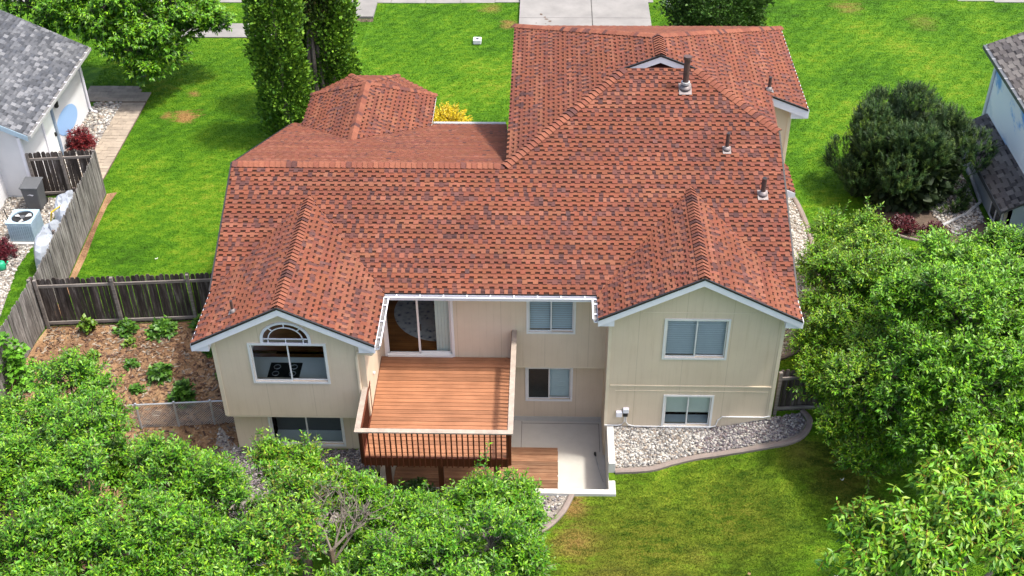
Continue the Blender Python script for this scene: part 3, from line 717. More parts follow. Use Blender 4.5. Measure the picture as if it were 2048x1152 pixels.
# gutters (open troughs with hangers) round the recessed middle
def trough(name, a, b, outward, hang=True):
    a = Vector(a); b = Vector(b); o_ = Vector(outward); t = (b - a).normalized(); L = (b - a).length
    m = MB(); prof = [(0, .0), (0, -.11), (.04, -.125), (.11, -.11), (.125, -.02), (.145, -.012), (.145, .012), (.115, .012), (.105, -.02), (.09, -.09), (.012, -.09), (.012, 0)]
    ra = [a + o_ * q[0] + Vector((0, 0, q[1])) for q in prof]; rb = [b + o_ * q[0] + Vector((0, 0, q[1])) for q in prof]
    for i in range(len(prof)):
        j = (i + 1) % len(prof); m.face([ra[i], ra[j], rb[j], rb[i]])
    m.face(ra); m.face(rb[::-1])
    g = m.build(name, 'white_paint', H)
    m = MB(); q = [(.015, -.055), (.1, -.055)]
    m.face([a + o_ * .015 + Vector((0, 0, -.05)), a + o_ * .1 + Vector((0, 0, -.05)), b + o_ * .1 + Vector((0, 0, -.05)), b + o_ * .015 + Vector((0, 0, -.05))]); m.build('debris', 'gutter_dirt', g)
    if hang:
        n = max(2, int(L / .62))
        for i in range(n):
            c = a + t * (L * (i + .5) / n); m = MB(); m.beam(c + Vector((0, 0, .004)), c + o_ * .14 + Vector((0, 0, .004)), .03, .012); m.build('hanger', 'white_paint', g)
bx('fascia', (LW1, YG - .002, ZG - .22), (RW0, YG + .028, ZG - .035), 'white_paint', H)
trough('gutter', (LW1 + .02, YG - .004, ZG - .03), (RW0 - .02, YG - .004, ZG - .03), (0, -1, 0))
trough('gutter', (LW1 + .002, YG - .13, ZG - .03), (LW1 + .002, LWF + .02, ZG - .03), (1, 0, 0))
trough('gutter', (RW0 - .002, RWF + .02, ZG - .03), (RW0 - .002, YG - .13, ZG - .03), (-1, 0, 0))
bx('drip_edge', (LW1, YG - .012, ZG - .028), (RW0, YG + .01, ZG + .012), 'drip_edge', H)
bx('soffit', (LW1, YG + .03, ZG - .235), (RW0, 0, ZG - .215), 'white_paint', H)

# walls
XW0, XW1 = -8.524, -4.62; YL = -2.448
def wall(poly, d_, mat='tan_siding', name='wall', holes=()):
    m = MB(); m.prism(poly, d_); return m.build(name, mat, H)
def wall_with_holes(x0, x1, z0, z1, y, holes, th=.14, gable=None, mat='tan_siding', name='wall'):
    """front-facing wall panel at y (outer face), built round rectangular openings"""
    m = MB()
    xs = sorted({x0, x1, *[h[0] for h in holes], *[h[1] for h in holes]}); zs = sorted({z0, z1, *[h[2] for h in holes], *[h[3] for h in holes]})
    def quadbox(a, b, c, d_): m.box((a, y, c), (b, y + th, d_))
    # merge columns vertically
    for i in range(len(xs) - 1):
        a, b = xs[i], xs[i + 1]; start = None
        for j in range(len(zs) - 1):
            c, d_ = zs[j], zs[j + 1]; mid = ((a + b) / 2, (c + d_) / 2)
            solid = not any(h[0] < mid[0] < h[1] and h[2] < mid[1] < h[3] for h in holes)
            if solid and start is None: start = c
            if not solid and start is not None: quadbox(a, b, start, c); start = None
        if start is not None: quadbox(a, b, start, z1)
    if gable:
        m.prism([(x0, y, z1), (x1, y, z1), *[(gx, y, gz) for gx, gz in gable]], (0, th, 0))
    return m.build(name, mat, H)
WU = (-7.548, -5.643, 3.605, 4.846); WRU = (3.193, 4.799, 3.555, 4.827); WRL = (3.34, 4.608, 1.043, 2.143)
WLL = (-7.5, -5.55, .87, 1.92); WMU = (-.45, .79, 3.36, 4.52); WML = (-.49, .765, .55, 1.75); WD = (-4.43, -2.596, 2.46, 4.52)
def roofz(x, xr, zr): return zr - SW_ * abs(x - xr) - .12
HR = (-6.6, .65, 4.93, .62)     # half round window: centre x, radius, base z
def lw_wall():
    z1 = roofz(XW0, LWR, ZLW); m = MB(); y = YL; th = .14
    for a, b, c, d_ in ((XW0, WU[0], 2.36, z1), (WU[1], XW1, 2.36, z1), (WU[0], WU[1], 2.36, WU[2])): m.box((a, y, c), (b, y + th, d_))
    cx, r, zb = HR[0], HR[1], HR[2]; N = 16
    arc = [(cx - r, zb)] + [(cx - r * math.cos(math.pi * i / N), zb + .1 + .62 * math.sin(math.pi * i / N) * .92) for i in range(N + 1)] + [(cx + r, zb)]
    zR = lambda x: roofz(x, LWR, ZLW)
    m.prism([(XW0, y, z1), (WU[0], y, z1), (WU[0], y, zR(WU[0]))], (0, th, 0))
    m.box((WU[0], y, WU[3]), (WU[1], y + th, zb))
    m.prism([(WU[0], y, z1), (WU[0], y, zb), (cx - r, y, zb), *[(q[0], y, q[1]) for q in arc[1:N // 2 + 2]], (cx, y, zR(cx)), (LWR, y, zR(LWR)), (WU[0], y, zR(WU[0]))][1:], (0, th, 0))
    m.prism([(cx + r, y, zb), (WU[1], y, zb), (WU[1], y, zR(WU[1])), (cx, y, zR(cx)), *[(q[0], y, q[1]) for q in arc[N // 2 + 1:-1]]], (0, th, 0))
    m.prism([(WU[1], y, z1), (XW1, y, z1), (XW1, y, zR(XW1)), (WU[1], y, zR(WU[1]))], (0, th, 0))
    m.build('wall', 'tan_siding', H); return arc
ARC = lw_wall()
bx('wall', (XW0, YL + .142, 2.36), (XW0 + .14, .3, ZG - .1), 'tan_siding', H)
bx('wall', (XW1 - .14, YL + .142, 2.1), (XW1, 0.14, ZG - .1), 'tan_siding', H)
wall_with_holes(XW0 + .02, XW1 - .02, .45, 2.36, -2.0, [WLL])
bx('wall', (XW1 - .16, -1.86, -.4), (XW1 - .02, .3, 2.1), 'tan_siding', H)
bx('wall', (XW0 + .02, -1.86, .3), (XW0 + .16, 3, 2.36), 'tan_siding', H)
bx('floor_slab', (XW0 + .01, YL + .01, 2.30), (XW1 - .01, -1.86, 2.358), 'tan_trim', H)
bx('foundation', (XW0 + .03, -2.02, .3), (XW1 - .03, -2.001, .62), 'concrete', H)
wall_with_holes(XW1, 1.703, 2.08, ZG - .1, 0, [WMU, WD])
wall_with_holes(XW1, 1.703, -.35, 2.08, .3, [WML])
bx('floor_slab', (XW1, .002, 2.03), (1.703, .3, 2.079), 'tan_trim', H)
bx('foundation', (XW1, .27, -.35), (1.70, .298, -.14), 'patio_concrete', H)
zr1 = roofz(1.703, RWR, ZRW)
wall_with_holes(1.703, 6.274, .85, zr1, -1.252, [WRU, WRL], gable=[(6.274, roofz(6.274, RWR, ZRW)), (RWR, roofz(RWR, RWR, ZRW)), ])
bx('wall', (1.703, -1.11, -.4), (1.843, .3, ZG - .1), 'tan_siding', H)
bx('wall', (6.134, -1.11, .85), (6.274, 10.9, ZG - .1), 'tan_siding', H)
m = MB(); m.prism([(6.16, .3, ZG - .1), (6.16, 6.9, ZG - .1), (6.16, 6.9, 7.0), (6.16, YHR, 6.98), (6.16, YR, ZM - .15)], (.114, 0, 0)); m.build('wall', 'tan_siding', H)
bx('seam', (2.55, -1.262, 5.075), (5.72, -1.2525, 5.095), 'tan_trim', H)
bx('band_trim', (1.80, -1.275, 2.51), (6.18, -1.2525, 2.545), 'tan_trim', H)
bx('band_trim', (1.95, -1.264, 2.33), (6.12, -1.2525, 2.348), 'tan_trim', H)
for x0, x1, y0, y1, za, zb in ((XW0 - .02, XW0 + .08, YL - .02, YL + .09, 2.36, 4.95), (6.2, 6.295, -1.272, -1.16, 1.15, 4.9), (1.683, 1.77, -1.272, -1.18, .98, 4.9)):
    m = MB(); m.box((x0, y0, za), (x1, y1, zb)); m.build('corner_trim', 'tan_trim', H)
# front parts of the house (seen only over the roofs)
bx('wall', (XW0, 3, .9), (XW0 + .14, 10.7, 3.5), 'tan_siding', H)
m = MB(); m.prism([(XW0, .3, ZG - .1), (XW0, YR, ZM - .15), (XW0, 10.7, 3.5), (XW0, 3, 3.5), (XW0, .3, 3.5)], (.14, 0, 0)); m.build('wall', 'tan_siding', H)
bx('wall', (XW0, 10.7, .9), (-.8, 10.84, ZFE - .05), 'tan_siding', H)
bx('wall', (-.85, YR + .2, 3.3), (-.71, 12.0, ZM - .12), 'tan_siding', H)
bx('wall', (-.85, 12.0, .9), (7.5, 12.14, ZM - .12), 'tan_siding', H)
m = MB(); m.prism([(6.28, 7.0, 1.2), (7.5, 7.0, 1.2), (7.5, 7.0, zb1 + .02), (6.28, 7.0, zb0 - .14)], (0, .14, 0)); m.build('wall', 'tan_siding', H)
bx('wall', (7.36, 7.142, 1.2), (7.5, 12.0, zb1 + .02), 'tan_siding', H)
bx('corner_trim', (7.42, 6.98, 1.2), (7.52, 7.1, zb1 + .01), 'tan_trim', H)
bx('wall', (6.28, 3.85, 1.2), (6.95, 5.05, 5.6), 'tan_siding', H)
m = MB(); m.prism([(FL + .4, 11, .9), (FL + .4, 12.7, .9), (FF0 + .1, 14.0, .9), (FF1 - .1, 14.0, .9), (FR_ - .4, 12.7, .9), (FR_ - .4, 11, .9)], (0, 0, FE - .95)); m.build('bay_wall', 'tan_siding', H)

# windows
def window(x0, x1, z0, z1, y, sash='slide', blind=None, fw2=.06):
    root = sub('window', H)
    bx('frame', (x0 - fw2, y - .03, z0 - fw2), (x1 + fw2, y - .001, z0), 'vinyl_frame', root); bx('frame', (x0 - fw2, y - .03, z1), (x1 + fw2, y - .001, z1 + fw2), 'vinyl_frame', root)
    bx('frame', (x0 - fw2, y - .03, z0), (x0, y - .001, z1), 'vinyl_frame', root); bx('frame', (x1, y - .03, z0), (x1 + fw2, y - .001, z1), 'vinyl_frame', root)
    xm = (x0 + x1) / 2; s = .035
    for a, b, yy in ((x0, xm + .02, y + .02), (xm - .02, x1, y + .055)):
        bx('sash', (a, yy, z0), (b, yy + .03, z0 + s), 'vinyl_frame', root); bx('sash', (a, yy, z1 - s), (b, yy + .03, z1), 'vinyl_frame', root)
        bx('sash', (a, yy, z0 + s), (a + s, yy + .03, z1 - s), 'vinyl_frame', root); bx('sash', (b - s, yy, z0 + s), (b, yy + .03, z1 - s), 'vinyl_frame', root)
        m = MB(); m.face([(a + s, yy + .015, z0 + s), (b - s, yy + .015, z0 + s), (b - s, yy + .015, z1 - s), (a + s, yy + .015, z1 - s)]); m.build('pane', 'glass', root)
    if blind:
        h = z1 - z0; n = int(h / .078)
        for side_ in blind:
            a, b = ((x0 + .02, xm - .005) if side_ == 'l' else (xm + .005, x1 - .02))
            if blind == 'shade':
                pass
            for i in range(n):
                z = z0 + .05 + i * (h - .08) / n
                link('slat', ubox('blind'), root, ((a + b) / 2, y + .14, z), (math.radians(16), 0, 0), (b - a, .064, .004))
    return root
window(*WU, YL); window(*WRU, -1.252, blind='lr'); window(*WMU, 0, blind='lr')
wml = window(*WML, .3, blind='r'); wrl = window(*WRL, -1.252); wll = window(*WLL, -2.0)
bx('insect_screen', (WML[0], .335, WML[2]), (.13, .338, WML[3]), 'glass_dark', wml)
for a, b in ((WRL[0] + .02, 3.97), (3.98, WRL[1] - .02)): bx('shade', (a, -1.1, 1.42), (b, -1.09, 2.13), 'curtain_backing', wrl)
bx('sill_board', (WLL[0], -1.86, .84), (WLL[1], -1.4, .868), 'counter', wll)
bx('sill_board', (WRL[0], -1.1, 1.0), (WRL[1], -.8, 1.04), 'counter', wrl)
def half_round():
    root = sub('window', H); cx, r, zb = HR[0], HR[1], HR[2]; y = YL
    def arc(rr, z_off=0, k=.92): return [(cx - rr * math.cos(math.pi * i / 20), zb + .1 + rr * (.62 / .65) * math.sin(math.pi * i / 20) * k) for i in range(21)]
    o, n_ = arc(r), arc(r - .07); m = MB()
    for i in range(20): m.prism([(o[i][0], y - .03, o[i][1]), (o[i + 1][0], y - .03, o[i + 1][1]), (n_[i + 1][0], y - .03, n_[i + 1][1]), (n_[i][0], y - .03, n_[i][1])], (0, .06, 0))
    m.box((cx - r, y - .03, zb), (cx - r + .07, y + .03, zb + .1)); m.box((cx + r - .07, y - .03, zb), (cx + r, y + .03, zb + .1)); m.box((cx - r, y - .035, zb - .06), (cx + r, y + .03, zb))
    m.build('frame', 'white_paint', root)
    i1, i2 = arc(r - .2), arc(r - .225); m = MB()
    for i in range(20): m.prism([(i1[i][0], y - .01, i1[i][1]), (i1[i + 1][0], y - .01, i1[i + 1][1]), (i2[i + 1][0], y - .01, i2[i + 1][1]), (i2[i][0], y - .01, i2[i][1])], (0, .03, 0))
    m.build('muntin', 'white_paint', root)
    bx('muntin', (cx - r + .07, y - .01, zb + .1), (cx + r - .07, y + .02, zb + .125), 'white_paint', root)
    for x in (cx - r + .2, cx, cx + r - .2): bx('muntin', (x - .012, y - .008, zb), (x + .012, y + .018, zb + .1), 'white_paint', root)
    for an in (45, 90, 135):
        c_, s_ = math.cos(math.radians(an)), math.sin(math.radians(an)) * .88; m = MB()
        m.beam((cx - (r - .21) * c_, y + .005, zb + .1 + (r - .21) * s_), (cx - (r - .07) * c_, y + .005, zb + .1 + (r - .07) * s_), .025, .025, (0, 1, 0)); m.build('muntin', 'white_paint', root)
    pn = arc(r - .05); m = MB(); m.face([(cx - r + .05, y + .012, zb), (cx + r - .05, y + .012, zb)] + [(q[0], y + .012, q[1]) for q in pn[::-1]]); m.build('pane', 'glass', root)
half_round()
def sliding_door():
    root = sub('sliding_door', H); x0, x1, z0, z1 = WD; y = 0
    bx('frame', (x0 - .07, y - .04, z0 - .03), (x0, y + .1, z1 + .04), 'vinyl_frame', root); bx('frame', (x1, y - .04, z0 - .03), (x1 + .07, y + .1, z1 + .04), 'vinyl_frame', root)
    bx('frame', (x0, y - .04, z1), (x1, y + .1, z1 + .05), 'vinyl_frame', root); bx('threshold', (x0, y - .06, z0 - .03), (x1, y + .1, z0 + .035), 'vinyl_frame', root)
    xm = (x0 + x1) / 2; s = .07
    for a, b, yy in ((x0, xm + .03, y - .01), (xm - .03, x1, y + .04)):
        p_ = sub('door_panel', root)
        for q in (((a, yy, z0 + .035), (b, yy + .04, z0 + .035 + s)), ((a, yy, z1 - s), (b, yy + .04, z1)), ((a, yy, z0 + s), (a + s * .8, yy + .04, z1 - s)), ((b - s * .8, yy, z0 + s), (b, yy + .04, z1 - s))): bx('stile', *q, 'vinyl_frame', root)
        m = MB(); m.face([(a + s * .8, yy + .02, z0 + s), (b - s * .8, yy + .02, z0 + s), (b - s * .8, yy + .02, z1 - s), (a + s * .8, yy + .02, z1 - s)]); m.build('pane', 'glass', root)
        bpy.data.objects.remove(p_)
    bx('handle', (xm + .045, y - .005, 3.35), (xm + .075, y + .038, 3.55), 'black', root)
sliding_door()
# rooms behind the glass
room = MB(); room.box((XW1 + .01, 4.2, 2.3), (1.6, 4.3, 5.0)); room.box((1.55, .16, 2.3), (1.65, 4.2, 5.0)); room.box((XW0 + .2, 2.9, 2.3), (XW1, 3.0, 5.6)); room.build('interior_wall', 'interior_wall', H)
for i in range(30):
    y = .15 + i * .136
    sbox('floorboard', (XW0 + .2, y, 2.40), (1.55, y + .133, 2.436), 'floor_wood', H)
for i in range(17):
    y = -2.3 + i * .136; sbox('floorboard', (XW0 + .15, y, 2.40), (XW1 - .15, y + .133, 2.436), 'floor_wood', H)
bx('ceiling', (XW1 + .01, .16, 4.86), (1.6, 4.2, 4.9), 'interior_wall', H)
bx('partition', (-1.55, .16, 2.44), (-1.45, 3, 4.85), 'interior_wall', H)
for i in range(5): bx('blind_vane', (-3.05 + i * .085, .16, 2.5), (-2.97 + i * .085, .175, 4.5), 'curtain_backing', H)
bx('curtain_backing', (.16, .475, .5), (.76, .48, 1.8), 'curtain_backing', wml)
bx('curtain_backing', (WLL[0], -1.45, .868), (WLL[1], -1.43, 2.3), 'bin_grey', wll)  # no curtain: grey sheet added behind the pane to tone the dark room
kc = thing('kitchen_counter', (-6.6, -2.0, 2.44), 'pale kitchen counter with a black cooktop seen through the left wing window', 'counter')
bx('worktop', (XW0 + .15, -2.30, 3.36), (XW1 - .15, -1.25, 3.40), 'counter', kc); bx('cabinet', (XW0 + .15, -2.28, 2.44), (XW1 - .15, -1.3, 3.355), 'cabinet', kc)
hob = bx('cooktop', (-7.35, -2.12, 3.401), (-6.5, -1.5, 3.42), 'black', kc)
for x in (-7.15, -6.7):
    for y in (-1.95, -1.68):
        m = MB(); m.tube([(x + .09 * math.cos(t * .785), y + .09 * math.sin(t * .785), 3.43) for t in range(9)], .012, 5); m.build('burner', 'galv', hob)
cb = thing('cabinet_run', (-6.6, 2.2, 2.44), 'dark wood cabinets at the back of the kitchen', 'cabinet')
for i in range(6): bx('door', (-8.3 + i * .6, 2.3, 2.5), (-7.72 + i * .6, 2.35, 4.6), 'cabinet', cb)
bx('carcass', (-8.32, 2.352, 2.44), (-4.7, 2.88, 4.65), 'cabinet', cb)
m = MB(); N = 40; m.prism([(-3.05 + 1.42 * math.cos(2 * math.pi * i / N), 2.05 + 1.42 * math.sin(2 * math.pi * i / N), 2.437) for i in range(N)], (0, 0, .012))
tag(m.build('round_rug', 'rug'), 'round pale floral rug on the wood floor behind the sliding door', 'rug')

# roof vents, pipes
def vent(kind, x, y, z, hgt, r, label_=None):
    root = sub('roof_vent' if kind else 'vent_pipe', H); pl = PL[label_]; zz = pl.z(x, y)
    c = Vector((x, y, zz)); s = r * 2.1
    m = MB(); P_ = [c + pl.u * a * s + pl.v * b * s + pl.n * .03 for a, b in ((-1, -1.3), (1, -1.3), (1, 1), (-1, 1))]; m.prism(P_, pl.n * .006); m.build('flashing', 'flash_metal', root)
    m = MB(); m.tube([c + Vector((0, 0, .02)), c + Vector((0, 0, .06)), c + Vector((0, 0, .13))], [r * 2.0, r * 1.9, r * 1.15], 12); m.build('boot', 'flash_metal', root, smooth=True)
    m = MB(); m.tube([c, c + Vector((0, 0, hgt))], r, 12); m.build('pipe', 'pipe_brown', root, smooth=False)
    m = MB(); m.tube([c + Vector((0, 0, hgt - .002)), c + Vector((0, 0, hgt + .004))], r * .8, 12); m.build('pipe_opening', 'black', root)
    if kind:
        m = MB(); m.tube([c + Vector((0, 0, hgt + .0)), c + Vector((0, 0, hgt + .10))], r * 1.35, 12); m.build('cap', 'pipe_brown', root)
        m = MB(); m.tube([c + Vector((0, 0, hgt * .18)), c + Vector((0, 0, hgt * .25))], r * 1.5, 12); m.build('collar', 'vent_metal', root)
vent(1, 4.04, 5.89, 0, .95, .088, 'back'); vent(0, 5.11, 3.85, 0, .55, .055, 'back'); vent(0, 6.0, 2.44, 0, .55, .068, 'back'); vent(0, 6.72, 7.0, 0, .45, .05, 'gr'); vent(0, -7.93, -2.1, 0, .38, .038, 'lwl')
# downspout, conduit, meter boxes
m = MB(); m.tube([(LW1 + .05, LWF + .12, ZG - .14), (LW1 - .1, LWF + .02, ZG - .3), (-4.78, YL - .06, ZG - .42), (-4.82, YL - .06, ZG - .6), (-4.82, YL - .06, 2.3)], .045, 6); m.build('downspout', 'tan_trim', H)
m = MB(); m.tube([(1.70, -1.285, 1.06), (2.05, -1.285, 1.05), (2.17, -1.285, 1.08), (2.24, -1.285, 1.2), (2.24, -1.285, 1.42)], .018, 6); m.build('conduit', 'vinyl_frame', H)
m = MB(); m.tube([(2.28, -1.285, 1.42), (2.29, -1.285, 1.2), (2.36, -1.285, 1.08), (2.55, -1.285, 1.03), (4.66, -1.285, 1.03), (4.8, -1.285, 1.08), (4.84, -1.285, 1.3), (4.95, -1.285, 1.43), (6.1, -1.285, 1.43), (6.26, -1.285, 1.47)], .018, 6); m.build('conduit', 'vinyl_frame', H)
bx('meter_box', (2.0, -1.36, 1.42), (2.17, -1.2525, 1.6), 'white_paint', H, .012); bx('meter_box', (2.19, -1.35, 1.56), (2.35, -1.2525, 1.72), 'white_paint', H, .012); bx('meter_box', (2.2, -1.34, 1.42), (2.33, -1.2525, 1.555), 'black', H, .012)
m = MB(); m.tube([(XW1 + .004, -1.5, 3.1), (XW1 + .05, -1.5, 3.1)], .04, 10); m.build('outlet_cover', 'white_paint', H)

# ------------------------------------------------------------------ deck
D = thing('wooden_deck', (-2.78, -2, 0), 'raised brown plank deck with baluster railing behind the sliding door', 'deck')
DX0, DX1, DYF, DZ = -4.60, -.93, -3.97, 2.42
nb = 27
for i in range(nb):
    y = -.03 - i * .146; m = MB()
    sbox('deck_board', (DX0, y - .132, DZ - .035 + U(-.002, .002)), (DX1, y, DZ + U(-.002, .002)), 'deck_wood', D)
yf = -.03 - nb * .146
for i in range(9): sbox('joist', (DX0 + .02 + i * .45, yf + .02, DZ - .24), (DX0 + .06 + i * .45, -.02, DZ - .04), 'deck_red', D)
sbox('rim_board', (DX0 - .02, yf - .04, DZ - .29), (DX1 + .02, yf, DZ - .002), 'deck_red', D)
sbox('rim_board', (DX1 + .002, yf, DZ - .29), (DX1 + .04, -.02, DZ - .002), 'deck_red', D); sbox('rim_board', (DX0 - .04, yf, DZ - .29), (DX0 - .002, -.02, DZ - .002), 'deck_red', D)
ZC = 3.43
for i in range(27):
    x = DX0 - .0 + i * (DX1 - DX0) / 26
    sbox('baluster', (x - .018, yf - .078, DZ - .3), (x + .018, yf - .042, ZC - .04), 'deck_red', D)
for i in range(28):
    y = yf + .02 + i * .142
    if y < -.06: sbox('baluster', (DX1 + .044, y - .018, DZ - .28), (DX1 + .08, y + .018, ZC - .04), 'deck_red', D)
for i in range(12):
    y = yf + .02 + i * .142; sbox('baluster', (DX0 - .08, y - .018, DZ - .28), (DX0 - .044, y + .018, ZC - .04), 'deck_red', D)
sbox('rail_cap', (DX0 - .17, yf - .15, ZC - .038), (DX1 + .16, yf - .01, ZC), 'deck_cap', D)
sbox('rail_cap', (DX1 + .02, yf - .008, ZC - .038), (DX1 + .16, .0 - .03, ZC), 'deck_cap', D)
sbox('rail_cap', (DX0 - .17, yf - .008, ZC - .038), (DX0 - .03, -2.15, ZC), 'deck_cap', D)
for a, b in (((DX0 - .1, yf - .04, ZC - .13), (DX1 + .04, yf - .005, ZC - .04)), ((DX1 + .005, yf, ZC - .13), (DX1 + .042, -.04, ZC - .04)), ((DX0 - .042, yf, ZC - .13), (DX0 - .005, -2.15, ZC - .04))): sbox('sub_rail', a, b, 'deck_red', D)
for x, y in ((DX1 + .06, -.1), (DX0 - .06, -2.2), (DX1 + .06, yf + .06), (DX0 - .06, yf + .06)): sbox('post', (x - .045, y - .045, DZ - .28), (x + .045, y + .045, ZC - .04), 'deck_red', D)
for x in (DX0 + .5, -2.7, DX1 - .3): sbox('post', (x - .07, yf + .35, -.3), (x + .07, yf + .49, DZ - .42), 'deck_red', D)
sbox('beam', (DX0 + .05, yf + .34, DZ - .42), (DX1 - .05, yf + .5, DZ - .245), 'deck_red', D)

# ------------------------------------------------------------------ sunken patio
pt = bx('patio', (XW1 - .02, -3.3, -.5), (1.78, .3, -.3), 'patio_concrete'); pt['kind'] = 'structure'
for a, b in (((-.66, -.9, -.297), (-.648, .24, -.294)), ((-.66, .15, -.297), (1.64, .162, -.294)), ((1.62, -1.0, -.297), (1.632, .15, -.294))): bx('joint', a, b, 'joint', pt)
m = MB(); m.prism([(.62, -2.35, -.2975), (.634, -2.35, -.2975), (1.62, .15, -.2975), (1.606, .15, -.2975)], (0, 0, .003)); m.build('crack', 'patio_concrete', pt)
rw = thing('retaining_wall', (1.86, -2, 0), 'low white concrete wall around the sunken patio', 'wall')
bx('wall_section', (1.76, -2.75, -.4), (1.95, -1.253, 1.03), 'concrete_white', rw, .01)
bx('wall_section', (1.76, -3.31, -.4), (1.95, -2.752, .62), 'concrete_white', rw, .01)
bx('wall_section', (-4.66, -3.48, -.4), (1.95, -3.312, .62), 'concrete_white', rw, .01)
pf = thing('wooden_platform', (-2, -1.6, -.3), 'worn plank platform on the patio floor below the deck', 'platform')
for i in range(13):
    y = -.95 - i * .142
    sbox('plank', (-4.2 + U(-.02, .02), y - .134, -.298), (.41 + U(-.01, .01), y, -.2 + U(-.006, .004)), 'platform_wood', pf)
pole = thing('broom_pole', (1.6, -1.8, -.3), 'thin grey pole with a black tip leaning in the patio corner', 'pole')
m = MB(); m.tube([(1.5, -1.25, -.22), (1.56, -1.6, -.26), (1.68, -2.2, -.25)], .012, 6); m.build('shaft', 'galv', pole)
m = MB(); m.tube([(1.5, -1.25, -.22), (1.48, -1.17, -.2), (1.48, -1.12, -.2)], [.02, .04, .03], 8); m.build('tip', 'black', pole)

# ------------------------------------------------------------------ fences
def dogear(mat):
    key = 'ear_' + mat
    if key not in UNIT:
        m = MB(); m.prism([(-.5, 0, 0), (.5, 0, 0), (.5, 0, .965), (.28, 0, 1), (-.28, 0, 1), (-.5, 0, .965)], (0, 1, 0)); UNIT[key] = m.mesh('picket_' + mat, mat)
    return UNIT[key]
def fence(p0, p1, label, mat, hgt=1.8, rails=0, rail_mat='fence_rail', pw=.14, gap=.006, postn=2.4, lean=.012, post_mat=None):
    p0 = Vector((*p0, 0)); p1 = Vector((*p1, 0)); t = (p1 - p0); L = t.length; t.normalize(); an = math.atan2(t.y, t.x); nrm = Vector((-t.y, t.x, 0))
    root = thing('fence', (p0.x, p0.y, G(p0.x, p0.y)), label, 'fence'); n = int(L / (pw + gap))
    for i in range(n):
        q = p0 + t * ((i + .5) * L / n); z = G(q.x, q.y) + .03
        link('picket', dogear(mat), root, (q.x, q.y, z), (U(-lean, lean), U(-lean, lean), an + U(-.02, .02)), (pw * U(.94, 1.0), .02, hgt + U(-.03, .03)))
    if rails:
        s = rails; k = max(1, round(L / postn))
        for i in range(k + 1):
            q = p0 + t * (L * i / k) + nrm * s * .085; z = G(q.x, q.y)
            link('post', ubox(post_mat or rail_mat), root, (q.x, q.y, z + hgt / 2 + .02), (0, 0, an), (.09, .09, hgt + .08))
        for hz in (.2, hgt - .2):
            for i in range(k):
                a = p0 + t * (L * i / k + .05) + nrm * s * .06; b = p0 + t * (L * (i + 1) / k - .05) + nrm * s * .06
                m = MB(); m.beam((a.x, a.y, G(a.x, a.y) + hz), (b.x, b.y, G(b.x, b.y) + hz), .045, .09); m.build('rail', rail_mat, root)
    return root
fence((-15.42, 2.72), (-15.82, 10.2), 'long weathered silver grey board fence beside the left lawn', 'fence_grey', postn=2.5, rails=1, post_mat='fence_dark')
fence((-15.34, 2.66), (-8.56, 3.22), 'dark board fence with horizontal rails behind the bark bed', 'fence_dark', rails=-1)
fence((-15.9, -2.6), (-15.44, 2.6), 'grey brown board fence running down past the climbing vine', 'fence_grey', rails=1, post_mat='fence_rail')
fence((-18.15, 9.95), (-15.9, 10.22), 'short dark fence with gate joining the white neighbour house', 'fence_dark', rails=-1, postn=1.2)
fence((6.42, -.98), (9.8, -.7), 'blackened board fence between the house corner and the right trees', 'fence_dark', hgt=1.5, rails=-1, postn=2.3)
cl = thing('chain_link_fence', (-10, -1.2, .8), 'low galvanized chain link fence beside the left wing', 'fence')
for x in (-11.4, -10.35, -9.35): 
    m = MB(); m.tube([(x, -1.3 + (x + 10) * .09, .6), (x, -1.3 + (x + 10) * .09, 1.78)], .03, 8); m.build('post', 'galv', cl)
m = MB(); m.tube([(-11.6, -1.44, 1.72), (-8.56, -1.17, 1.72)], .024, 6); m.build('rail', 'galv', cl)
m = MB()
for i in range(44):
    x = -11.6 + i * .07
    for s in (-1, 1):
        x1 = x + s * .85
        xa, xb = x, max(-11.6, min(-8.56, x1)); f_ = abs((xb - xa) / .85)
        m.beam((xa, -1.44 + (xa + 11.6) * .089, .85), (xb, -1.44 + (xb + 11.6) * .089, .85 + .85 * f_), .006, .006)
m.build('wire_mesh', 'galv', cl, kind='stuff')

# ------------------------------------------------------------------ left neighbour
def lap_wall_x(x, y0, y1, z0, z1, parent, mat, ex=.12, face=1):
    m = MB(); n = int((z1 - z0) / ex)
    for i in range(n):
        a = z0 + i * ex; b = min(z1, a + ex)
        P_ = [(x + face * .022, y0, a), (x + face * .022, y1, a), (x + face * .004, y1, b), (x + face * .004, y0, b)]; Q = [(x, y0, a), (x, y1, a), P_[1], P_[0]]
        m.face(P_ if face > 0 else P_[::-1]); m.face(Q if face > 0 else Q[::-1])
    m.box((x - face * .12 if face > 0 else x, y0, z0), (x if face > 0 else x + .12, y1, z1)); return m.build('wall', mat, parent)
def lap_wall_y(y, x0, x1, z0, z1, parent, mat, ex=.12):
    m = MB(); n = int((z1 - z0) / ex)
    for i in range(n):
        a = z0 + i * ex; b = min(z1, a + ex)
        m.face([(x0, y - .022, a), (x1, y - .022, a), (x1, y - .004, b), (x0, y - .004, b)]); m.face([(x1, y, a), (x1, y - .022, a), (x0, y - .022, a), (x0, y, a)][::-1])
    m.box((x0, y, z0), (x1, y + .12, z1)); return m.build('wall', mat, parent)
NB = thing('house', (-20, 13, 1.1), 'white lap sided neighbour house with grey shingle roof at the left edge', 'house')
NE, NZ, NS = -17.8, 3.88, .5
lap_wall_x(-18.3, 9.95, 16.2, 1.0, 3.72, NB, 'siding_white'); lap_wall_y(9.95, -19.3, -18.3, 1.0, 3.9, NB, 'siding_white'); lap_wall_x(-19.3, 1.0, 9.95, 1.0, 4.6, NB, 'siding_white')
bx('corner_trim', (-18.36, 9.9, 1.0), (-18.24, 10.0, 3.75), 'white_paint', NB)
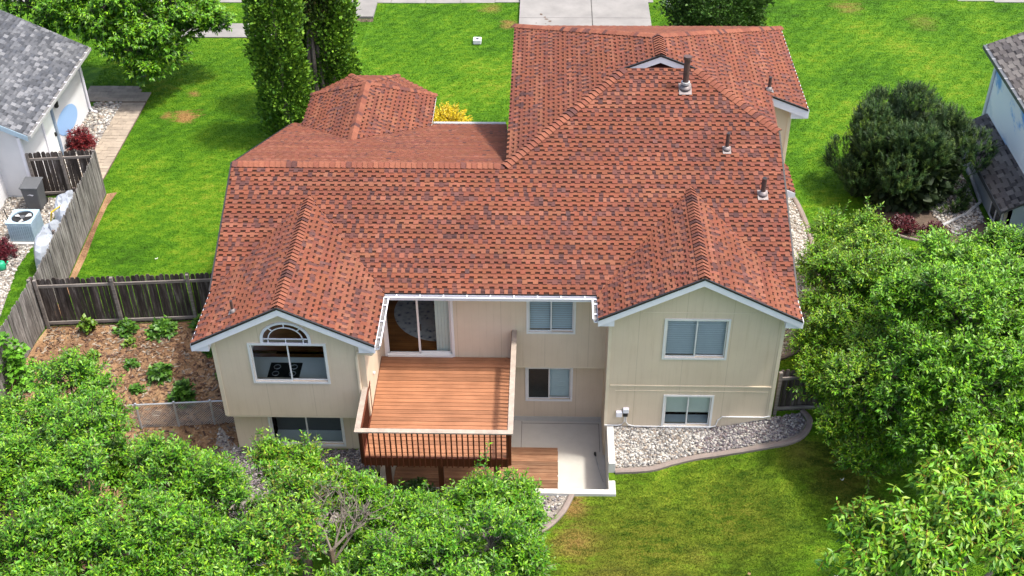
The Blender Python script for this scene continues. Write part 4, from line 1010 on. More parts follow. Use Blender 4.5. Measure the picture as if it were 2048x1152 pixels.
m = MB(); m.prism([(-19.3, 9.96, 3.9), (-18.3, 9.96, 3.9), (-18.3, 9.96, NZ + .1), (-19.3, 9.96, NZ + .6)], (0, .1, 0)); m.build('wall', 'siding_white', NB)
PN = Plane([(NE, 9.62), (NE, 16.42), (-23.5, 16.42), (-23.5, 9.62)], NE, 0, NZ, -NS, 0)
m = MB(); m.face(PN.P if (PN.P[1] - PN.P[0]).cross(PN.P[2] - PN.P[1]).z > 0 else PN.P[::-1], (.12, .125, .135)); m.face([q - Vector((0, 0, .1)) for q in PN.P], (.3, .3, .3))
nroof = m.build('roof', 'shingle', NB, True)
put_shingles(shingle_pieces(PN, GREY, ex=.15, wt=(.14, .28), wg=(.14, .26), th=.014, dark=.72), nroof)
m = MB(); m.prism([(NE, 9.62, NZ - .02), (-23.5, 9.62, NZ - .02 + NS * 5.7), (-23.5, 9.62, NZ - .22 + NS * 5.7), (NE, 9.62, NZ - .22)], (0, -.03, 0)); m.build('fascia', 'blue_grey', NB)
m = MB(); m.prism([(NE, 16.42, NZ - .02), (-23.5, 16.42, NZ - .02 + NS * 5.7), (-23.5, 16.42, NZ - .22 + NS * 5.7), (NE, 16.42, NZ - .22)], (0, .03, 0)); m.build('fascia', 'white_paint', NB)
m = MB(); m.prism([(-18.9, 9.3, 4.46), (-19.6, 9.3, 4.8), (-19.6, 9.3, 4.6), (-18.9, 9.3, 4.26)], (0, -.04, 0)); m.build('fascia', 'white_paint', NB)
ng = bx('gutter', (NE - .02, 9.64, NZ - .13), (NE + .1, 16.4, NZ - .02), 'vent_metal', NB)
bx('debris', (NE + .0, 9.66, NZ - .018), (NE + .08, 16.38, NZ - .014), 'gutter_dirt', ng)
for i in range(11): bx('hanger', (NE - .03, 9.9 + i * .6, NZ - .012), (NE + .11, 9.94 + i * .6, NZ + .004), 'white_paint', ng)
bx('soffit', (-18.3, 9.7, NZ - .16), (NE - .02, 16.35, NZ - .14), 'white_paint', NB)
m = MB(); m.tube([(NE + .04, 16.2, NZ - .14), (NE - .1, 16.2, NZ - .32), (-18.22, 16.15, NZ - .5), (-18.22, 16.15, 1.35), (-18.15, 16.15, 1.22), (-17.95, 16.1, 1.2)], .05, 8); m.build('downspout', 'white_paint', NB)
nd = sub('door', NB)
bx('door_leaf', (-18.29, 11.9, 1.2), (-18.268, 12.75, 3.15), 'counter', nd); bx('frame', (-18.3, 12.75, 1.2), (-18.2, 12.88, 3.2), 'door_blue', nd); bx('frame', (-18.3, 11.8, 1.2), (-18.23, 11.9, 3.2), 'white_paint', nd); bx('frame', (-18.3, 11.9, 3.15), (-18.23, 12.75, 3.22), 'door_blue', nd); bx('handle', (-18.268, 12.62, 2.1), (-18.2, 12.68, 2.25), 'black', nd)
bx('wall_lamp', (-18.28, 13.2, 2.95), (-18.14, 13.35, 3.25), 'black', NB, .03)
m = MB(); m.prism([(-18.276, 14.02 + 1.0 * math.copysign(abs(math.cos(2 * math.pi * i / 30)) ** .85, math.cos(2 * math.pi * i / 30)) - .25 * math.sin(2 * math.pi * i / 30), 2.02 + .52 * math.sin(2 * math.pi * i / 30)) for i in range(30)], (.006, 0, 0))
plain('sky_blue', (.26, .42, .66), .6, .03, 1); m.build('added_sky_oval', 'sky_blue', NB)  # sky blue oval added on the siding; the wall itself is plain white

# left neighbour yard
LROCK = [(-18.27, 16.95), (-17.2, 16.95), (-17.2, 12.4), (-17.2, 10.3), (-18.27, 10.05)]
sheet('gravel_bed', LROCK, .006, 'gravel_bed'); rocks('river_rock', LROCK, 1900, .035, .075, RIVER, 'coarse river rock bed between the white house and paver walk')
LG = [(-19.3, 2.0), (-17.3, 2.4), (-17.05, 3.0), (-17.45, 5.6), (-17.35, 7.4), (-17.1, 9.9), (-18.2, 9.9), (-19.3, 9.9)]
sheet('gravel_bed', LG, .006, 'gravel_bed'); rocks('river_rock', LG, 3600, .03, .06, RIVER, 'pale river rock around the air conditioner')
pw_ = bpy.data.objects.new('paver_walk', None); col.objects.link(pw_); pw_['kind'] = 'structure'; pw_.location = (-16.7, 14, 1.15)
def pave(x0, x1, y0, y1, ux, uy):
    ny = int((y1 - y0) / uy); nx = max(1, round((x1 - x0) / ux))
    for j in range(ny):
        for i in range(nx):
            sx = (x1 - x0) / nx; o_ = sx * .5 if j % 2 else 0
            a = x0 + i * sx - (o_ if i else 0); b = x0 + (i + 1) * sx - (o_ if i < nx - 1 else 0)
            if x1 > -16.5 and y0 > 16.5 and (b + x1 * 0) - (-16.8) > (18.2 - (y0 + j * uy)) * .9: continue
            sbox('paver', (a + .006, y0 + j * uy + .006, 1.1), (b - .006, y0 + (j + 1) * uy - .006, 1.195 + U(-.006, .006)), 'paver', pw_)
pave(-17.18, -16.22, 10.3, 17.0, .32, .22); pave(-18.9, -16.22, 17.0, 18.3, .3, .26)
bx('sand_joint', (-17.2, 10.3, 1.1), (-16.2, 17.0, 1.172), 'soil', pw_); bx('sand_joint', (-18.92, 17.0, 1.1), (-16.8, 18.3, 1.172), 'soil', pw_)
AC = thing('air_conditioner', (-17.72, 7.5, 1.15), 'blue grey air conditioner unit with top fan beside white siding', 'air conditioner')
bx('pad', (-18.25, 6.95, 1.1), (-17.15, 8.05, 1.24), 'concrete_white', AC)
x0, x1, y0, y1 = -18.15, -17.27, 7.05, 7.95; zt = 1.98
bx('cabinet', (x0 + .03, y0 + .03, 1.24), (x1 - .03, y1 - .03, zt - .06), 'blue_grey', AC)
for i in range(12):
    a = x0 + .04 + i * .072; sbox('louver', (a, y0, 1.27), (a + .05, y0 + .03, zt - .08), 'blue_grey', AC); b = y0 + .04 + i * .072; sbox('louver', (x1 - .03, b, 1.27), (x1, b + .05, zt - .08), 'blue_grey', AC)
m = MB(); cx, cy = (x0 + x1) / 2, (y0 + y1) / 2; N = 32; R = .36
ring = [(cx + R * math.cos(2 * math.pi * i / N), cy + R * math.sin(2 * math.pi * i / N)) for i in range(N)]
sq = []
for i in range(N):
    c_, s_ = math.cos(2 * math.pi * i / N), math.sin(2 * math.pi * i / N); k = (x1 - x0) / 2 / max(abs(c_), abs(s_)); sq.append((cx + k * c_, cy + k * s_))
for i in range(N):
    j = (i + 1) % N
    m.face([(*ring[i], zt), (*sq[i], zt), (*sq[j], zt), (*ring[j], zt)]); m.face([(*sq[i], zt), (*sq[i], zt - .06), (*sq[j], zt - .06), (*sq[j], zt)]); m.face([(*ring[j], zt), (*ring[j], zt - .05), (*ring[i], zt - .05), (*ring[i], zt)])
m.build('top_panel', 'vent_metal' if False else 'blue_grey', AC)
m = MB(); m.face([(q[0], q[1], zt - .055) for q in ring]); m.build('fan_well', 'black', AC)
for k in range(3):
    a = .6 + k * 2.094; m = MB(); m.prism([(cx + .06 * math.cos(a), cy + .06 * math.sin(a), zt - .045), (cx + .3 * math.cos(a - .28), cy + .3 * math.sin(a - .28), zt - .05), (cx + .31 * math.cos(a + .1), cy + .31 * math.sin(a + .1), zt - .03), (cx + .26 * math.cos(a + .4), cy + .26 * math.sin(a + .4), zt - .02)], (0, 0, .008)); m.build('fan_blade', 'vent_metal', AC)
m = MB(); m.tube([(cx, cy, zt - .05), (cx, cy, zt - .005)], .09, 12); m.build('hub', 'bin_grey', AC)
m = MB(); m.tube([(-18.32, 7.6, 2.2), (-18.28, 7.6, 1.6), (-18.2, 7.5, 1.3)], .02, 6); m.build('line_set', 'black', AC)
TB = thing('trash_bin', (-18.0, 9.3, 1.15), 'dark grey wheeled trash bin near the gate fence', 'trash bin')
def taper(a, b, c_, z0, z1, cx, cy): return [(cx - a / 2, cy - b / 2, z0), (cx + a / 2, cy - b / 2, z0), (cx + a / 2, cy + b / 2, z0), (cx - a / 2, cy + b / 2, z0)], [(cx - a * c_ / 2, cy - b * c_ / 2, z1), (cx + a * c_ / 2, cy - b * c_ / 2, z1), (cx + a * c_ / 2, cy + b * c_ / 2, z1), (cx - a * c_ / 2, cy + b * c_ / 2, z1)]
lo, hi = taper(.5, .55, 1.18, 1.2, 2.12, -18.0, 9.3); m = MB(); m.add(lo + hi, [(3, 2, 1, 0), (4, 5, 6, 7), (0, 1, 5, 4), (1, 2, 6, 5), (2, 3, 7, 6), (3, 0, 4, 7)]); m.build('body', 'bin_grey', TB, bevel=.03)
m = MB(); m.prism([(-18.32, 8.94, 2.12), (-17.68, 8.94, 2.12), (-17.68, 9.66, 2.16), (-18.32, 9.66, 2.16)], (0, 0, .05)); m.build('lid', 'bin_grey', TB, bevel=.02)
m = MB(); m.tube([(-18.25, 9.68, 2.1), (-18.25, 9.74, 2.12), (-17.75, 9.74, 2.12), (-17.75, 9.68, 2.1)], .018, 6); m.build('handle', 'bin_grey', TB)
for x in (-18.22, -17.78): m = MB(); m.tube([(x - .03, 9.6, 1.28), (x + .03, 9.6, 1.28)], .11, 12); m.build('wheel', 'black', TB)
m = MB(); m.add([(-18.12, 8.985, 1.84), (-18.0, 8.975, 1.90), (-17.86, 8.98, 1.87), (-17.92, 8.985, 1.82), (-18.02, 8.982, 1.86)], [(0, 4, 1), (1, 4, 3, 2)]); m.build('emblem', 'white_paint', TB)
WC = thing('watering_can', (-17.9, 5.6, 1.15), 'small green watering can on the rocks at the left edge', 'watering can')
m = MB(); m.tube([(-17.9, 5.6, 1.2), (-17.9, 5.6, 1.22), (-17.9, 5.6, 1.42), (-17.9, 5.6, 1.46)], [.13, .14, .125, .09], 14); m.build('body', 'can_green', WC, smooth=True)
m = MB(); m.tube([(-17.8, 5.6, 1.28), (-17.68, 5.58, 1.42), (-17.63, 5.57, 1.5)], [.03, .02, .03], 8); m.build('spout', 'can_green', WC)
m = MB(); m.tube([(-18.02, 5.6, 1.28), (-18.1, 5.6, 1.4), (-18.02, 5.6, 1.54), (-17.9, 5.6, 1.5), (-17.84, 5.6, 1.45)], .014, 6); m.build('handle', 'can_green', WC)
def lumpy(name, cx, cy, sx, sy, h, label, seed):
    root = thing(name, (cx, cy, G(cx, cy)), label, 'tarp'); r_ = np.random.default_rng(seed); n, k = 17, 7; V = []; F = []
    ph = r_.uniform(0, 6.28, 6)
    for j in range(k):
        t = j / (k - 1); rad = math.cos(t * 1.5) ** .55; z = h * math.sin(t * 1.57) ** .8
        for i in range(n):
            a = 2 * math.pi * i / n; w_ = 1 + .10 * math.sin(3 * a + ph[0]) + .07 * math.sin(5 * a + ph[1] + t * 3) * (1 - t)
            V.append((cx + sx * rad * w_ * math.cos(a), cy + sy * rad * w_ * math.sin(a), G(cx, cy) + z * (1 + .10 * math.sin(2 * a + ph[2]) + .08 * math.sin(4 * a + ph[3]))))
    for j in range(k - 1):
        for i in range(n): F.append((j * n + i, j * n + (i + 1) % n, (j + 1) * n + (i + 1) % n, (j + 1) * n + i))
    F.append(tuple((k - 1) * n + i for i in range(n)))
    m = MB(); m.add(V, F); m.build('cover', 'tarp', root)
    return root
tp = lumpy('covered_heap', -16.35, 6.2, .5, 1.0, 1.15, 'pale grey tarp covered heap behind the long fence, nearer one', 3)
tp2 = lumpy('covered_heap', -16.4, 8.2, .48, .9, 1.1, 'pale grey tarp covered heap with yellow strap behind the long fence', 5)
m = MB(); m.tube([(-16.95, 7.7, 1.4), (-16.75, 7.65, 2.05), (-16.4, 7.7, 2.28), (-16.1, 7.75, 2.0)], .03, 5); m.build('strap', 'strap', tp2)

# ------------------------------------------------------------------ right neighbour
NR = thing('house', (17, 10, 1.6), 'grey sided neighbour house with taupe shingle roof at the right edge', 'house')
bx('wall', (15.8, 3.0, 1.4), (15.95, 13.0, 5.35), 'siding_grey', NR)
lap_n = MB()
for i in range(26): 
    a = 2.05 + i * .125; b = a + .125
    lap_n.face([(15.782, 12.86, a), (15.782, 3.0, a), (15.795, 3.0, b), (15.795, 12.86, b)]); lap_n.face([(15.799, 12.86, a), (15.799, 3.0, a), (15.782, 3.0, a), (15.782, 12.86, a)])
tag(lap_n.build('sky_image_wall', 'sky_image_siding', NR), 'wall siding with a sky and cloud image added in its colour')
bx('wall', (15.95, 12.86, 1.4), (22, 13.0, 5.35), 'siding_grey', NR); bx('corner_trim', (15.74, 12.87, 1.5), (15.86, 13.05, 5.3), 'white_paint', NR)
PR = Plane([(15.5, 13.6), (22, 13.6), (22, 3.0), (15.5, 3.0)], 15.5, 0, 5.5, .42, 0)
m = MB(); P_ = PR.P; m.face(P_ if (P_[1] - P_[0]).cross(P_[2] - P_[1]).z > 0 else P_[::-1], (.1, .09, .085)); m.face([q - Vector((0, 0, .1)) for q in P_], (.3, .3, .3)); rroof = m.build('roof', 'shingle', NR, True)
put_shingles(shingle_pieces(PR, TAUPE, ex=.2, wt=(.2, .34), wg=(.2, .34), th=.02, dark=.5), rroof, 160)
bx('gutter', (15.38, 3.0, 5.36), (15.5, 13.6, 5.49), 'bin_grey', NR); bx('fascia', (15.5, 13.6, 5.3), (22, 13.64, 5.5), 'white_paint', NR)
for i in range(14): bx('gutter_joint', (15.37, 13.2 - i * .72, 5.488), (15.51, 13.24 - i * .72, 5.5), 'vent_metal', NR)
for k, (xe, ya, yb, ze, xt, sl) in enumerate(((15.0, 12.7, 10.55, 2.85, 15.78, .5), (14.78, 10.45, 7.1, 2.74, 15.78, .55))):
    q = Plane([(xe, ya), (xe, yb), (xt, yb), (xt, ya)], xe, 0, ze, sl, 0)
    m = MB(); P_ = q.P; m.prism(P_, (0, 0, -.09), (.09, .08, .078)); rr = m.build('porch_roof', 'shingle', NR, True)
    for mm, _ in shingle_pieces(q, TAUPE, ex=.2, wt=(.2, .34), wg=(.2, .34), th=.02, dark=.5): link('shingle', mm.mesh('shingle', 'shingle', wloc(rr), True), rr)
    bx('fascia', (xe - .03, yb, ze - .17), (xe, ya, ze - .01), 'bin_grey', NR)
lap_wall_x(15.05, 7.2, 12.4, 1.2, 2.75, NR, 'siding_grey', .13, -1); bx('wall', (15.05, 7.2, 1.4), (15.78, 7.3, 2.9), 'siding_grey', NR)
bx('wall', (15.17, 12.3, 1.4), (15.78, 12.4, 2.9), 'siding_grey', NR)
wn_ = sub('window', NR)
for i in range(3): bx('frame', (14.98, 7.45 + i * .52, 1.75), (15.02, 7.52 + i * .52, 2.6), 'white_paint', wn_)
for z in (1.7, 2.58): bx('frame', (14.98, 7.45, z), (15.02, 8.56, z + .07), 'white_paint', wn_)
bx('pane', (15.0, 7.5, 1.76), (15.01, 8.5, 2.6), 'glass_dark', wn_)
m = MB(); m.tube([(14.95, 12.3, 2.75), (15.0, 12.2, 2.6), (14.98, 11.9, 2.0), (14.9, 9.2, 1.75), (14.3, 8.6, 1.68), (13.3, 7.9, 1.66)], .06, 8); m.build('downspout', 'vent_metal', NR)
PB = [(11.31, 10.14), (11.08, 9.19), (11.11, 8.12), (11.78, 7.39), (13.44, 6.9), (14.85, 6.6), (14.85, 11.9), (14.41, 11.9), (12.95, 9.8)]
sheet('gravel_bed', PB, .006, 'soil'); rocks('river_rock', [(12.95, 9.6), (14.4, 11.85), (14.8, 11.8), (14.8, 8.2), (13.6, 7.3), (13.2, 8.4)], 1900, .035, .07, RIVER, 'river rock beside the right neighbour wall')
curbstone('curb', [(11.5, 10.3), (11.1, 9.3), (11.06, 8.1), (11.7, 7.3), (12.6, 6.9)], 'thin dark edging round the pine bed', .08, .08)

# ------------------------------------------------------------------ small things on the front lawn
ub = thing('utility_box', (-3.06, 22.4, G(-3, 22)), 'small white utility box lid on the front lawn', 'utility box')
bx('lid', (-3.25, 22.25, 1.2), (-2.9, 22.6, 1.4), 'white_paint', ub, .02); bx('cover_plate', (-3.13, 22.33, 1.402), (-3.0, 22.47, 1.415), 'black', ub)
wp = thing('utility_post', (5.47, 25.6, 1.5), 'short white utility post beside the driveway', 'post')
bx('post', (5.37, 25.5, 1.45), (5.57, 25.7, 2.1), 'white_paint', wp, .03); bx('cap', (5.35, 25.48, 2.1), (5.59, 25.72, 2.16), 'white_paint', wp, .02)
for x, y, lab in ((8.0, -3.2, 'white scrap on the shaded lawn nearest the gravel edging'), (8.5, -4.1, 'white scrap on the shaded lawn under the right tree'), (5.2, -6.1, 'tan curled leaf in the middle of the back lawn'), (7.3, -6.3, 'white scrap on the lawn beside the cherry tree'), (-12.9, 6.2, 'white scrap on the green lawn behind the dark fence')):
    m = MB(); a = U(0, 3); m.add([(x, y, G(x, y) + .05), (x + .1 * math.cos(a), y + .1 * math.sin(a), G(x, y) + .07), (x + .08 * math.cos(a + 1.2), y + .08 * math.sin(a + 1.2), G(x, y) + .09), (x + .02, y + .05, G(x, y) + .1)], [(0, 1, 2), (0, 2, 3)])
    tag(m.build('fallen_leaf', 'curtain_backing' if x > 7 or x < 0 else 'bark_bed'), lab, 'leaf', 'fallen leaves on the lawn')

# ------------------------------------------------------------------ foliage
def unit(a): return a / np.maximum(np.linalg.norm(a, axis=-1, keepdims=True), 1e-6)
def leaf_mesh(P, D, Ls, k, ll, lw, pal_old, pal_young, droop, r_, cup=.25, young_pow=1.5, splay=.62):
    """leaves along shoots: P base, D direction, Ls length; returns V,F,C"""
    n = len(P); t = (np.arange(k)[None] + r_.uniform(.2, 1, (n, k))) / k
    a0 = r_.uniform(0, 6.28, (n, 1)); az = a0 + np.arange(k)[None] * 2.4 + r_.uniform(-.4, .4, (n, k))
    ref = np.where(np.abs(D[:, 2:]) > .9, np.array([[1., 0, 0]]), np.array([[0, 0, 1.]])); S1 = unit(np.cross(D, ref)); S2 = np.cross(D, S1)
    pos = P[:, None] + D[:, None] * (Ls[:, None] * t)[..., None]
    perp = S1[:, None] * np.cos(az)[..., None] + S2[:, None] * np.sin(az)[..., None]
    ax = unit(perp * splay + D[:, None] * r_.uniform(.35, .95, (n, k, 1)) + np.array([0, 0, -1.]) * (droop * r_.uniform(.4, 1.3, (n, k, 1))))
    up = np.array([0, 0, 1.]) + r_.normal(0, .35, (n, k, 3)); sd_ = unit(np.cross(ax, up)); nn = np.cross(sd_, ax)
    L = (ll * r_.uniform(.65, 1.2, (n, k, 1))) * (1 - .35 * (t[..., None] > .85)); W = L * lw * r_.uniform(.8, 1.15, (n, k, 1))
    b = pos; mid = b + ax * L * .48 - nn * L * .03; tip = b + ax * L - nn * L * .18 * r_.uniform(0, 1.4, (n, k, 1)); l = mid - sd_ * W + nn * W * cup; r = mid + sd_ * W + nn * W * cup
    V = np.stack([b, l, mid, r, tip], 2).reshape(-1, 3)
    N = n * k; F0 = np.array([[0, 2, 1], [0, 3, 2], [2, 4, 1], [2, 3, 4]]); F = (F0[None] + (np.arange(N) * 5)[:, None, None]).reshape(-1, 3)
    po, py = np.array(pal_old), np.array(pal_young); f = (t ** young_pow)[..., None] * r_.uniform(.5, 1.0, (n, k, 1))
    shootv = r_.uniform(.75, 1.2, (n, 1, 1))
    C = (po[r_.integers(0, len(po), (n, k))] * (1 - f) + py[r_.integers(0, len(py), (n, k))] * f) * r_.uniform(.8, 1.18, (n, k, 1)) * shootv
    return V, F, np.repeat(C.reshape(-1, 3), 5, 0)
def crown_shoots(blobs, r_, nsub=11, dens=95, sub=(.22, .36), slen=(.25, .55), upb=.35):
    P = []; D = []; Ls = []; SC = []
    B = np.array(blobs)
    for x, y, z, r in blobs:
        r = max(.28, r - .25)
        d = unit(r_.normal(0, 1, (nsub, 3))); d[:, 2] = np.where(d[:, 2] < -.35, -d[:, 2], d[:, 2])
        c = np.array([x, y, z]) + d * r * r_.uniform(.7, 1.12, (nsub, 1)); rs = np.maximum(.2, r * r_.uniform(*sub, nsub))
        ni = int(dens * .42 * r * r); e = unit(r_.normal(0, 1, (ni, 3))); P.append(np.array([x, y, z]) + e * r * r_.uniform(.15, .62, (ni, 1))); D.append(unit(e + np.array([0, 0, .3]))); Ls.append(r_.uniform(*slen, ni))
        for q, s in zip(c, rs):
            n = max(4, int(dens * 2.3 * s * s)); e = unit(r_.normal(0, 1, (n, 3))); e[:, 2] = np.where((e[:, 2] < -.2) & (r_.random(n) < .75), -e[:, 2], e[:, 2])
            P.append(q + e * s * r_.uniform(.25, .95, (n, 1))); out = unit(q - np.array([x, y, z]) + 1e-6)
            D.append(unit(e * .7 + out * .4 + np.array([0, 0, upb + .15]) + r_.normal(0, .3, (n, 3)))); Ls.append(r_.uniform(*slen, n)); SC.append(q)
    return np.concatenate(P), np.concatenate(D), np.concatenate(Ls), np.array(SC)
def tree(name, label, cat, base, blobs, seed, ll, lw=.19, old=None, young=None, dens=230, k=12, droop=.2, bark='trunk_bark', sprouts=(), tr=.14, nsub=14, slen=(.25, .55), group=None, matn='leaf', twig=None, young_pow=1.9, fork=.45):
    r_ = np.random.default_rng(seed); zb = G(*base) - .1; root = thing(name, (base[0], base[1], zb + .1), label, cat, group)
    P, D, Ls, SC = crown_shoots(blobs, r_, nsub, dens, slen=slen)
    if len(sprouts):
        S = np.array(sprouts, float); ns = len(S)
        for x, y, z, h in sprouts:
            for j in range(5):
                dd = unit(np.array([[r_.normal(0, .16), r_.normal(0, .16), 1.]])); P = np.concatenate([P, [[x + r_.normal(0, .1), y + r_.normal(0, .1), z + h * j / 6]]]); D = np.concatenate([D, dd]); Ls = np.append(Ls, h * .4)
    V, F, C = leaf_mesh(P, D, Ls, k, ll, lw, old, young, droop, r_, young_pow=young_pow)
    npmesh('crown', V, F, C, matn, root)
    m = MB(); bxyz = Vector((base[0], base[1], zb)); cen = Vector(np.mean(np.array(blobs)[:, :3], 0)); top = bxyz.lerp(Vector((cen.x, cen.y, cen.z)), fork); top.x = base[0] + (cen.x - base[0]) * .25; top.y = base[1] + (cen.y - base[1]) * .25
    m.tube([bxyz, bxyz.lerp(top, .15), bxyz.lerp(top, .6) + Vector((.05, .03, 0)), top], [tr * 1.35, tr, tr * .85, tr * .75], 9)
    for x, y, z, r in blobs:
        c = Vector((x, y, z)); q = top.lerp(c, .5) + Vector((r_.normal(0, .12), r_.normal(0, .12), -.15)); m.tube([top - Vector((0, 0, .1)), q, c], [tr * .55, tr * .36, tr * .2], 6, cap=False)
        near = SC[np.linalg.norm(SC - np.array([x, y, z]), axis=1) < r * .8]
        for s in near[:nsub]: m.tube([c, c.lerp(Vector(s), .6) + Vector((0, 0, .05)), Vector(s)], [tr * .18, tr * .12, tr * .07], 4, cap=False)
    m.build('trunk', bark, root, smooth=True)
    tw = MB()
    for i in range(0, len(P), 2):
        a = Vector(P[i]) - Vector(D[i]) * .12; tw.tube([a, Vector(P[i]) + Vector(D[i]) * Ls[i]], [.010, .005] if not twig else [.012, .007], 3, cap=False)
    tw.build('twigs', twig or bark, root, kind='stuff')
    return root
OLD = [(.024, .105, .006), (.040, .150, .008), (.016, .072, .006), (.060, .185, .009)]; YNG = [(.18, .40, .009), (.29, .49, .014), (.11, .33, .009)]
OLDR = [(.026, .105, .006), (.044, .152, .008), (.018, .074, .006), (.062, .19, .009)]; YNGR = [(.18, .41, .009), (.27, .48, .012), (.13, .35, .009)]
T1 = [(-12.75, -2.03, 2.9, .9), (-11.8, -2.8, 2.7, .85), (-12.99, -4.1, 3.3, 1.1), (-11.16, -5.11, 3.8, 1.15), (-10.2, -4.9, 2.7, .85), (-12.04, -6.95, 4.0, 1.2), (-10.24, -7.65, 4.3, 1.25), (-10.98, -9.09, 4.3, 1.05), (-9.4, -9.33, 4.3, 1.05), (-11.5, -10.2, 4.1, 1.0), (-9.9, -10.4, 4.1, 1.0), (-12.9, -8.6, 3.9, 1.0), (-12.6, -5.4, 3.4, .9)]
T2 = [(-9.1, -4.7, 2.2, .62), (-8.26, -5.4, 2.7, .75), (-9.03, -6.01, 3.4, 1.0), (-7.42, -6.77, 3.4, 1.0), (-8.31, -8.36, 4.0, 1.15), (-6.71, -8.72, 3.8, .95), (-8.2, -10.0, 3.8, 1.0), (-6.5, -9.9, 3.7, .9), (-7.9, -7.5, 3.0, .8)]
T3 = [(-6.86, -4.7, 2.7, .62), (-5.88, -4.66, 2.5, .6), (-5.98, -6.41, 3.2, .95), (-5.02, -5.4, 2.5, .6), (-5.8, -8.28, 3.8, 1.0)]
T4 = [(-1.47, -5.76, 2.7, .6), (-.69, -5.47, 2.4, .55), (-.42, -6.69, 2.7, .6), (-1.2, -7.6, 3.2, .95), (-2.19, -8.06, 3.2, .85), (-.4, -7.83, 2.9, .55), (-3.11, -6.08, 2.3, .45), (-3.32, -8.07, 3.1, .8), (-3.7, -5.9, 2.3, .45), (-4.6, -6.3, 1.7, .6), (-4.3, -7.5, 1.9, .75), (-3.3, -9.2, 3.2, .8), (-1.8, -9.2, 3.2, .8), (-4.6, -8.9, 2.6, .7), (-2.7, -6.5, 2.5, .6), (-2.1, -6.0, 2.4, .5), (-4.4, -5.5, 2.4, .42), (-2.6, -7.2, 2.9, .7)]
tree('fruit_tree', 'broad light green fruit tree at the lower left corner by the fence', 'tree', (-11.4, -5.6), T1 , 11, .135, old=OLD, young=YNG, sprouts=[(-12.4, -2.0, 3.3, .5), (-11.7, -2.5, 3.1, .5)])
tree('fruit_tree', 'green fruit tree in front of the chain link fence and bark bed', 'tree', (-8.2, -6.2), T2, 12, .13, old=OLD, young=YNG, sprouts=[(-9.2, -4.4, 2.6, .5), (-8.4, -4.9, 2.9, .5)])
tree('fruit_tree', 'loose fruit tree with yellowing leaves below the left wing windows', 'tree', (-5.9, -6.4), T3, 13, .13, old=OLD + [(.16, .13, .02)], young=YNG, dens=190, sprouts=[(-6.9, -4.4, 3.0, .8), (-5.9, -4.4, 2.8, .9), (-5.3, -5.0, 2.8, .5)])
tree('fruit_tree', 'bright green fruit tree with upright shoots below the deck', 'tree', (-1.7, -7.0), T4, 14, .13, old=OLD, young=YNG, dens=190, bark='grey_bark', sprouts=[(-1.4, -5.4, 2.9, 1.3), (-.8, -5.2, 2.7, .6), (-2.9, -5.6, 2.5, .6), (-.2, -6.6, 3.0, .6)])
dt = thing('bare_tree', (-4.9, -7.2, .4), 'bare grey branched dead tree between two leafy fruit trees', 'tree'); m = MB(); r_ = np.random.default_rng(5)
m.tube([(-4.9, -7.6, .3), (-4.85, -7.5, 1.8), (-4.95, -7.3, 2.7)], [.09, .075, .06], 8); m.build('trunk', 'trunk_bark', dt); m = MB()
def grow(p, d, L, r, dep):
    q = p + d * L * .5 + Vector(r_.normal(0, .05, 3)); e = p + d * L + Vector(r_.normal(0, .08, 3)); m.tube([p, q, e], [r, r * .8, r * .6], 5, cap=False)
    if dep:
        for _ in range(3 if dep > 1 else 4): grow(q.lerp(e, r_.random()), (d + Vector(r_.normal(0, .55, 3)) + Vector((0, 0, .05))).normalized(), L * U(.55, .8), r * .55, dep - 1)
for d in ((.5, .5, .55), (-.4, .6, .5), (.1, .7, .7), (.8, .1, .4), (-.7, .2, .5), (.9, .6, .35)): grow(Vector((-4.95, -7.3, U(2.0, 2.7))), Vector(d).normalized(), U(.8, 1.1), .036, 3)
m.build('branches', 'grey_bark', dt)
R1 = [(8.72, 4.64, 3.2, .75), (9.63, 3.94, 3.7, .75), (8.25, 1.7, 3.7, .95), (9.2, 1.19, 4.1, 1.05), (7.65, -.02, 2.95, .72), (8.36, -.07, 3.5, .95), (7.4, -1.23, 2.5, .5), (8.18, -2.32, 3.5, .95), (7.87, -2.78, 2.5, .6), (8.19, -3.63, 2.0, .38), (9.05, -3.47, 2.4, .55), (8.7, -1.2, 3.4, .9), (7.9, .9, 3.2, .75), (8.9, -2.9, 3.0, .7), (9.4, 2.6, 3.9, .9), (7.6, -.9, 2.7, .55), (8.4, 3.3, 3.2, .8), (8.0, -1.9, 2.4, .55)]
R2 = [(10.98, 1.1, 4.7, 1.0), (12.46, 1.1, 4.9, 1.0), (12.12, -.98, 5.3, 1.3), (9.65, -.93, 4.8, 1.2), (10.51, -2.08, 5.4, 1.3), (9.31, -3.23, 4.4, 1.2), (10.48, -4.01, 4.8, 1.3), (9.52, -4.51, 3.7, .9), (11.19, -5.05, 4.1, 1.0), (10.17, .9, 4.5, .8), (12.26, -3.25, 4.9, 1.35), (11.3, .3, 4.8, 1.1), (9.6, -2.2, 4.2, 1.0), (10.0, -5.2, 3.4, .8), (11.5, -2.4, 4.4, 1.2), (13.2, .4, 5.0, 1.2)]
tree('plum_tree', 'arching yellow green plum tree against the right wing', 'tree', (8.9, .4), R1, 21, .125, old=OLDR, young=[(.20, .40, .010), (.31, .42, .012), (.15, .35, .010)], dens=300, young_pow=1.5, sprouts=[(8.4, 5.0, 3.4, .9), (8.9, 4.9, 3.5, 1.0), (9.7, 4.4, 4.2, .8), (7.9, 2.4, 4.0, .5)])
tree('shade_tree', 'dense mid green leafy tree filling the right edge', 'tree', (10.9, -1.2), R2, 22, .145, old=OLDR, young=YNGR, dens=230, young_pow=1.3, tr=.18, sprouts=[(11.0, 1.6, 5.2, .6), (12.3, 1.6, 5.4, .6)])
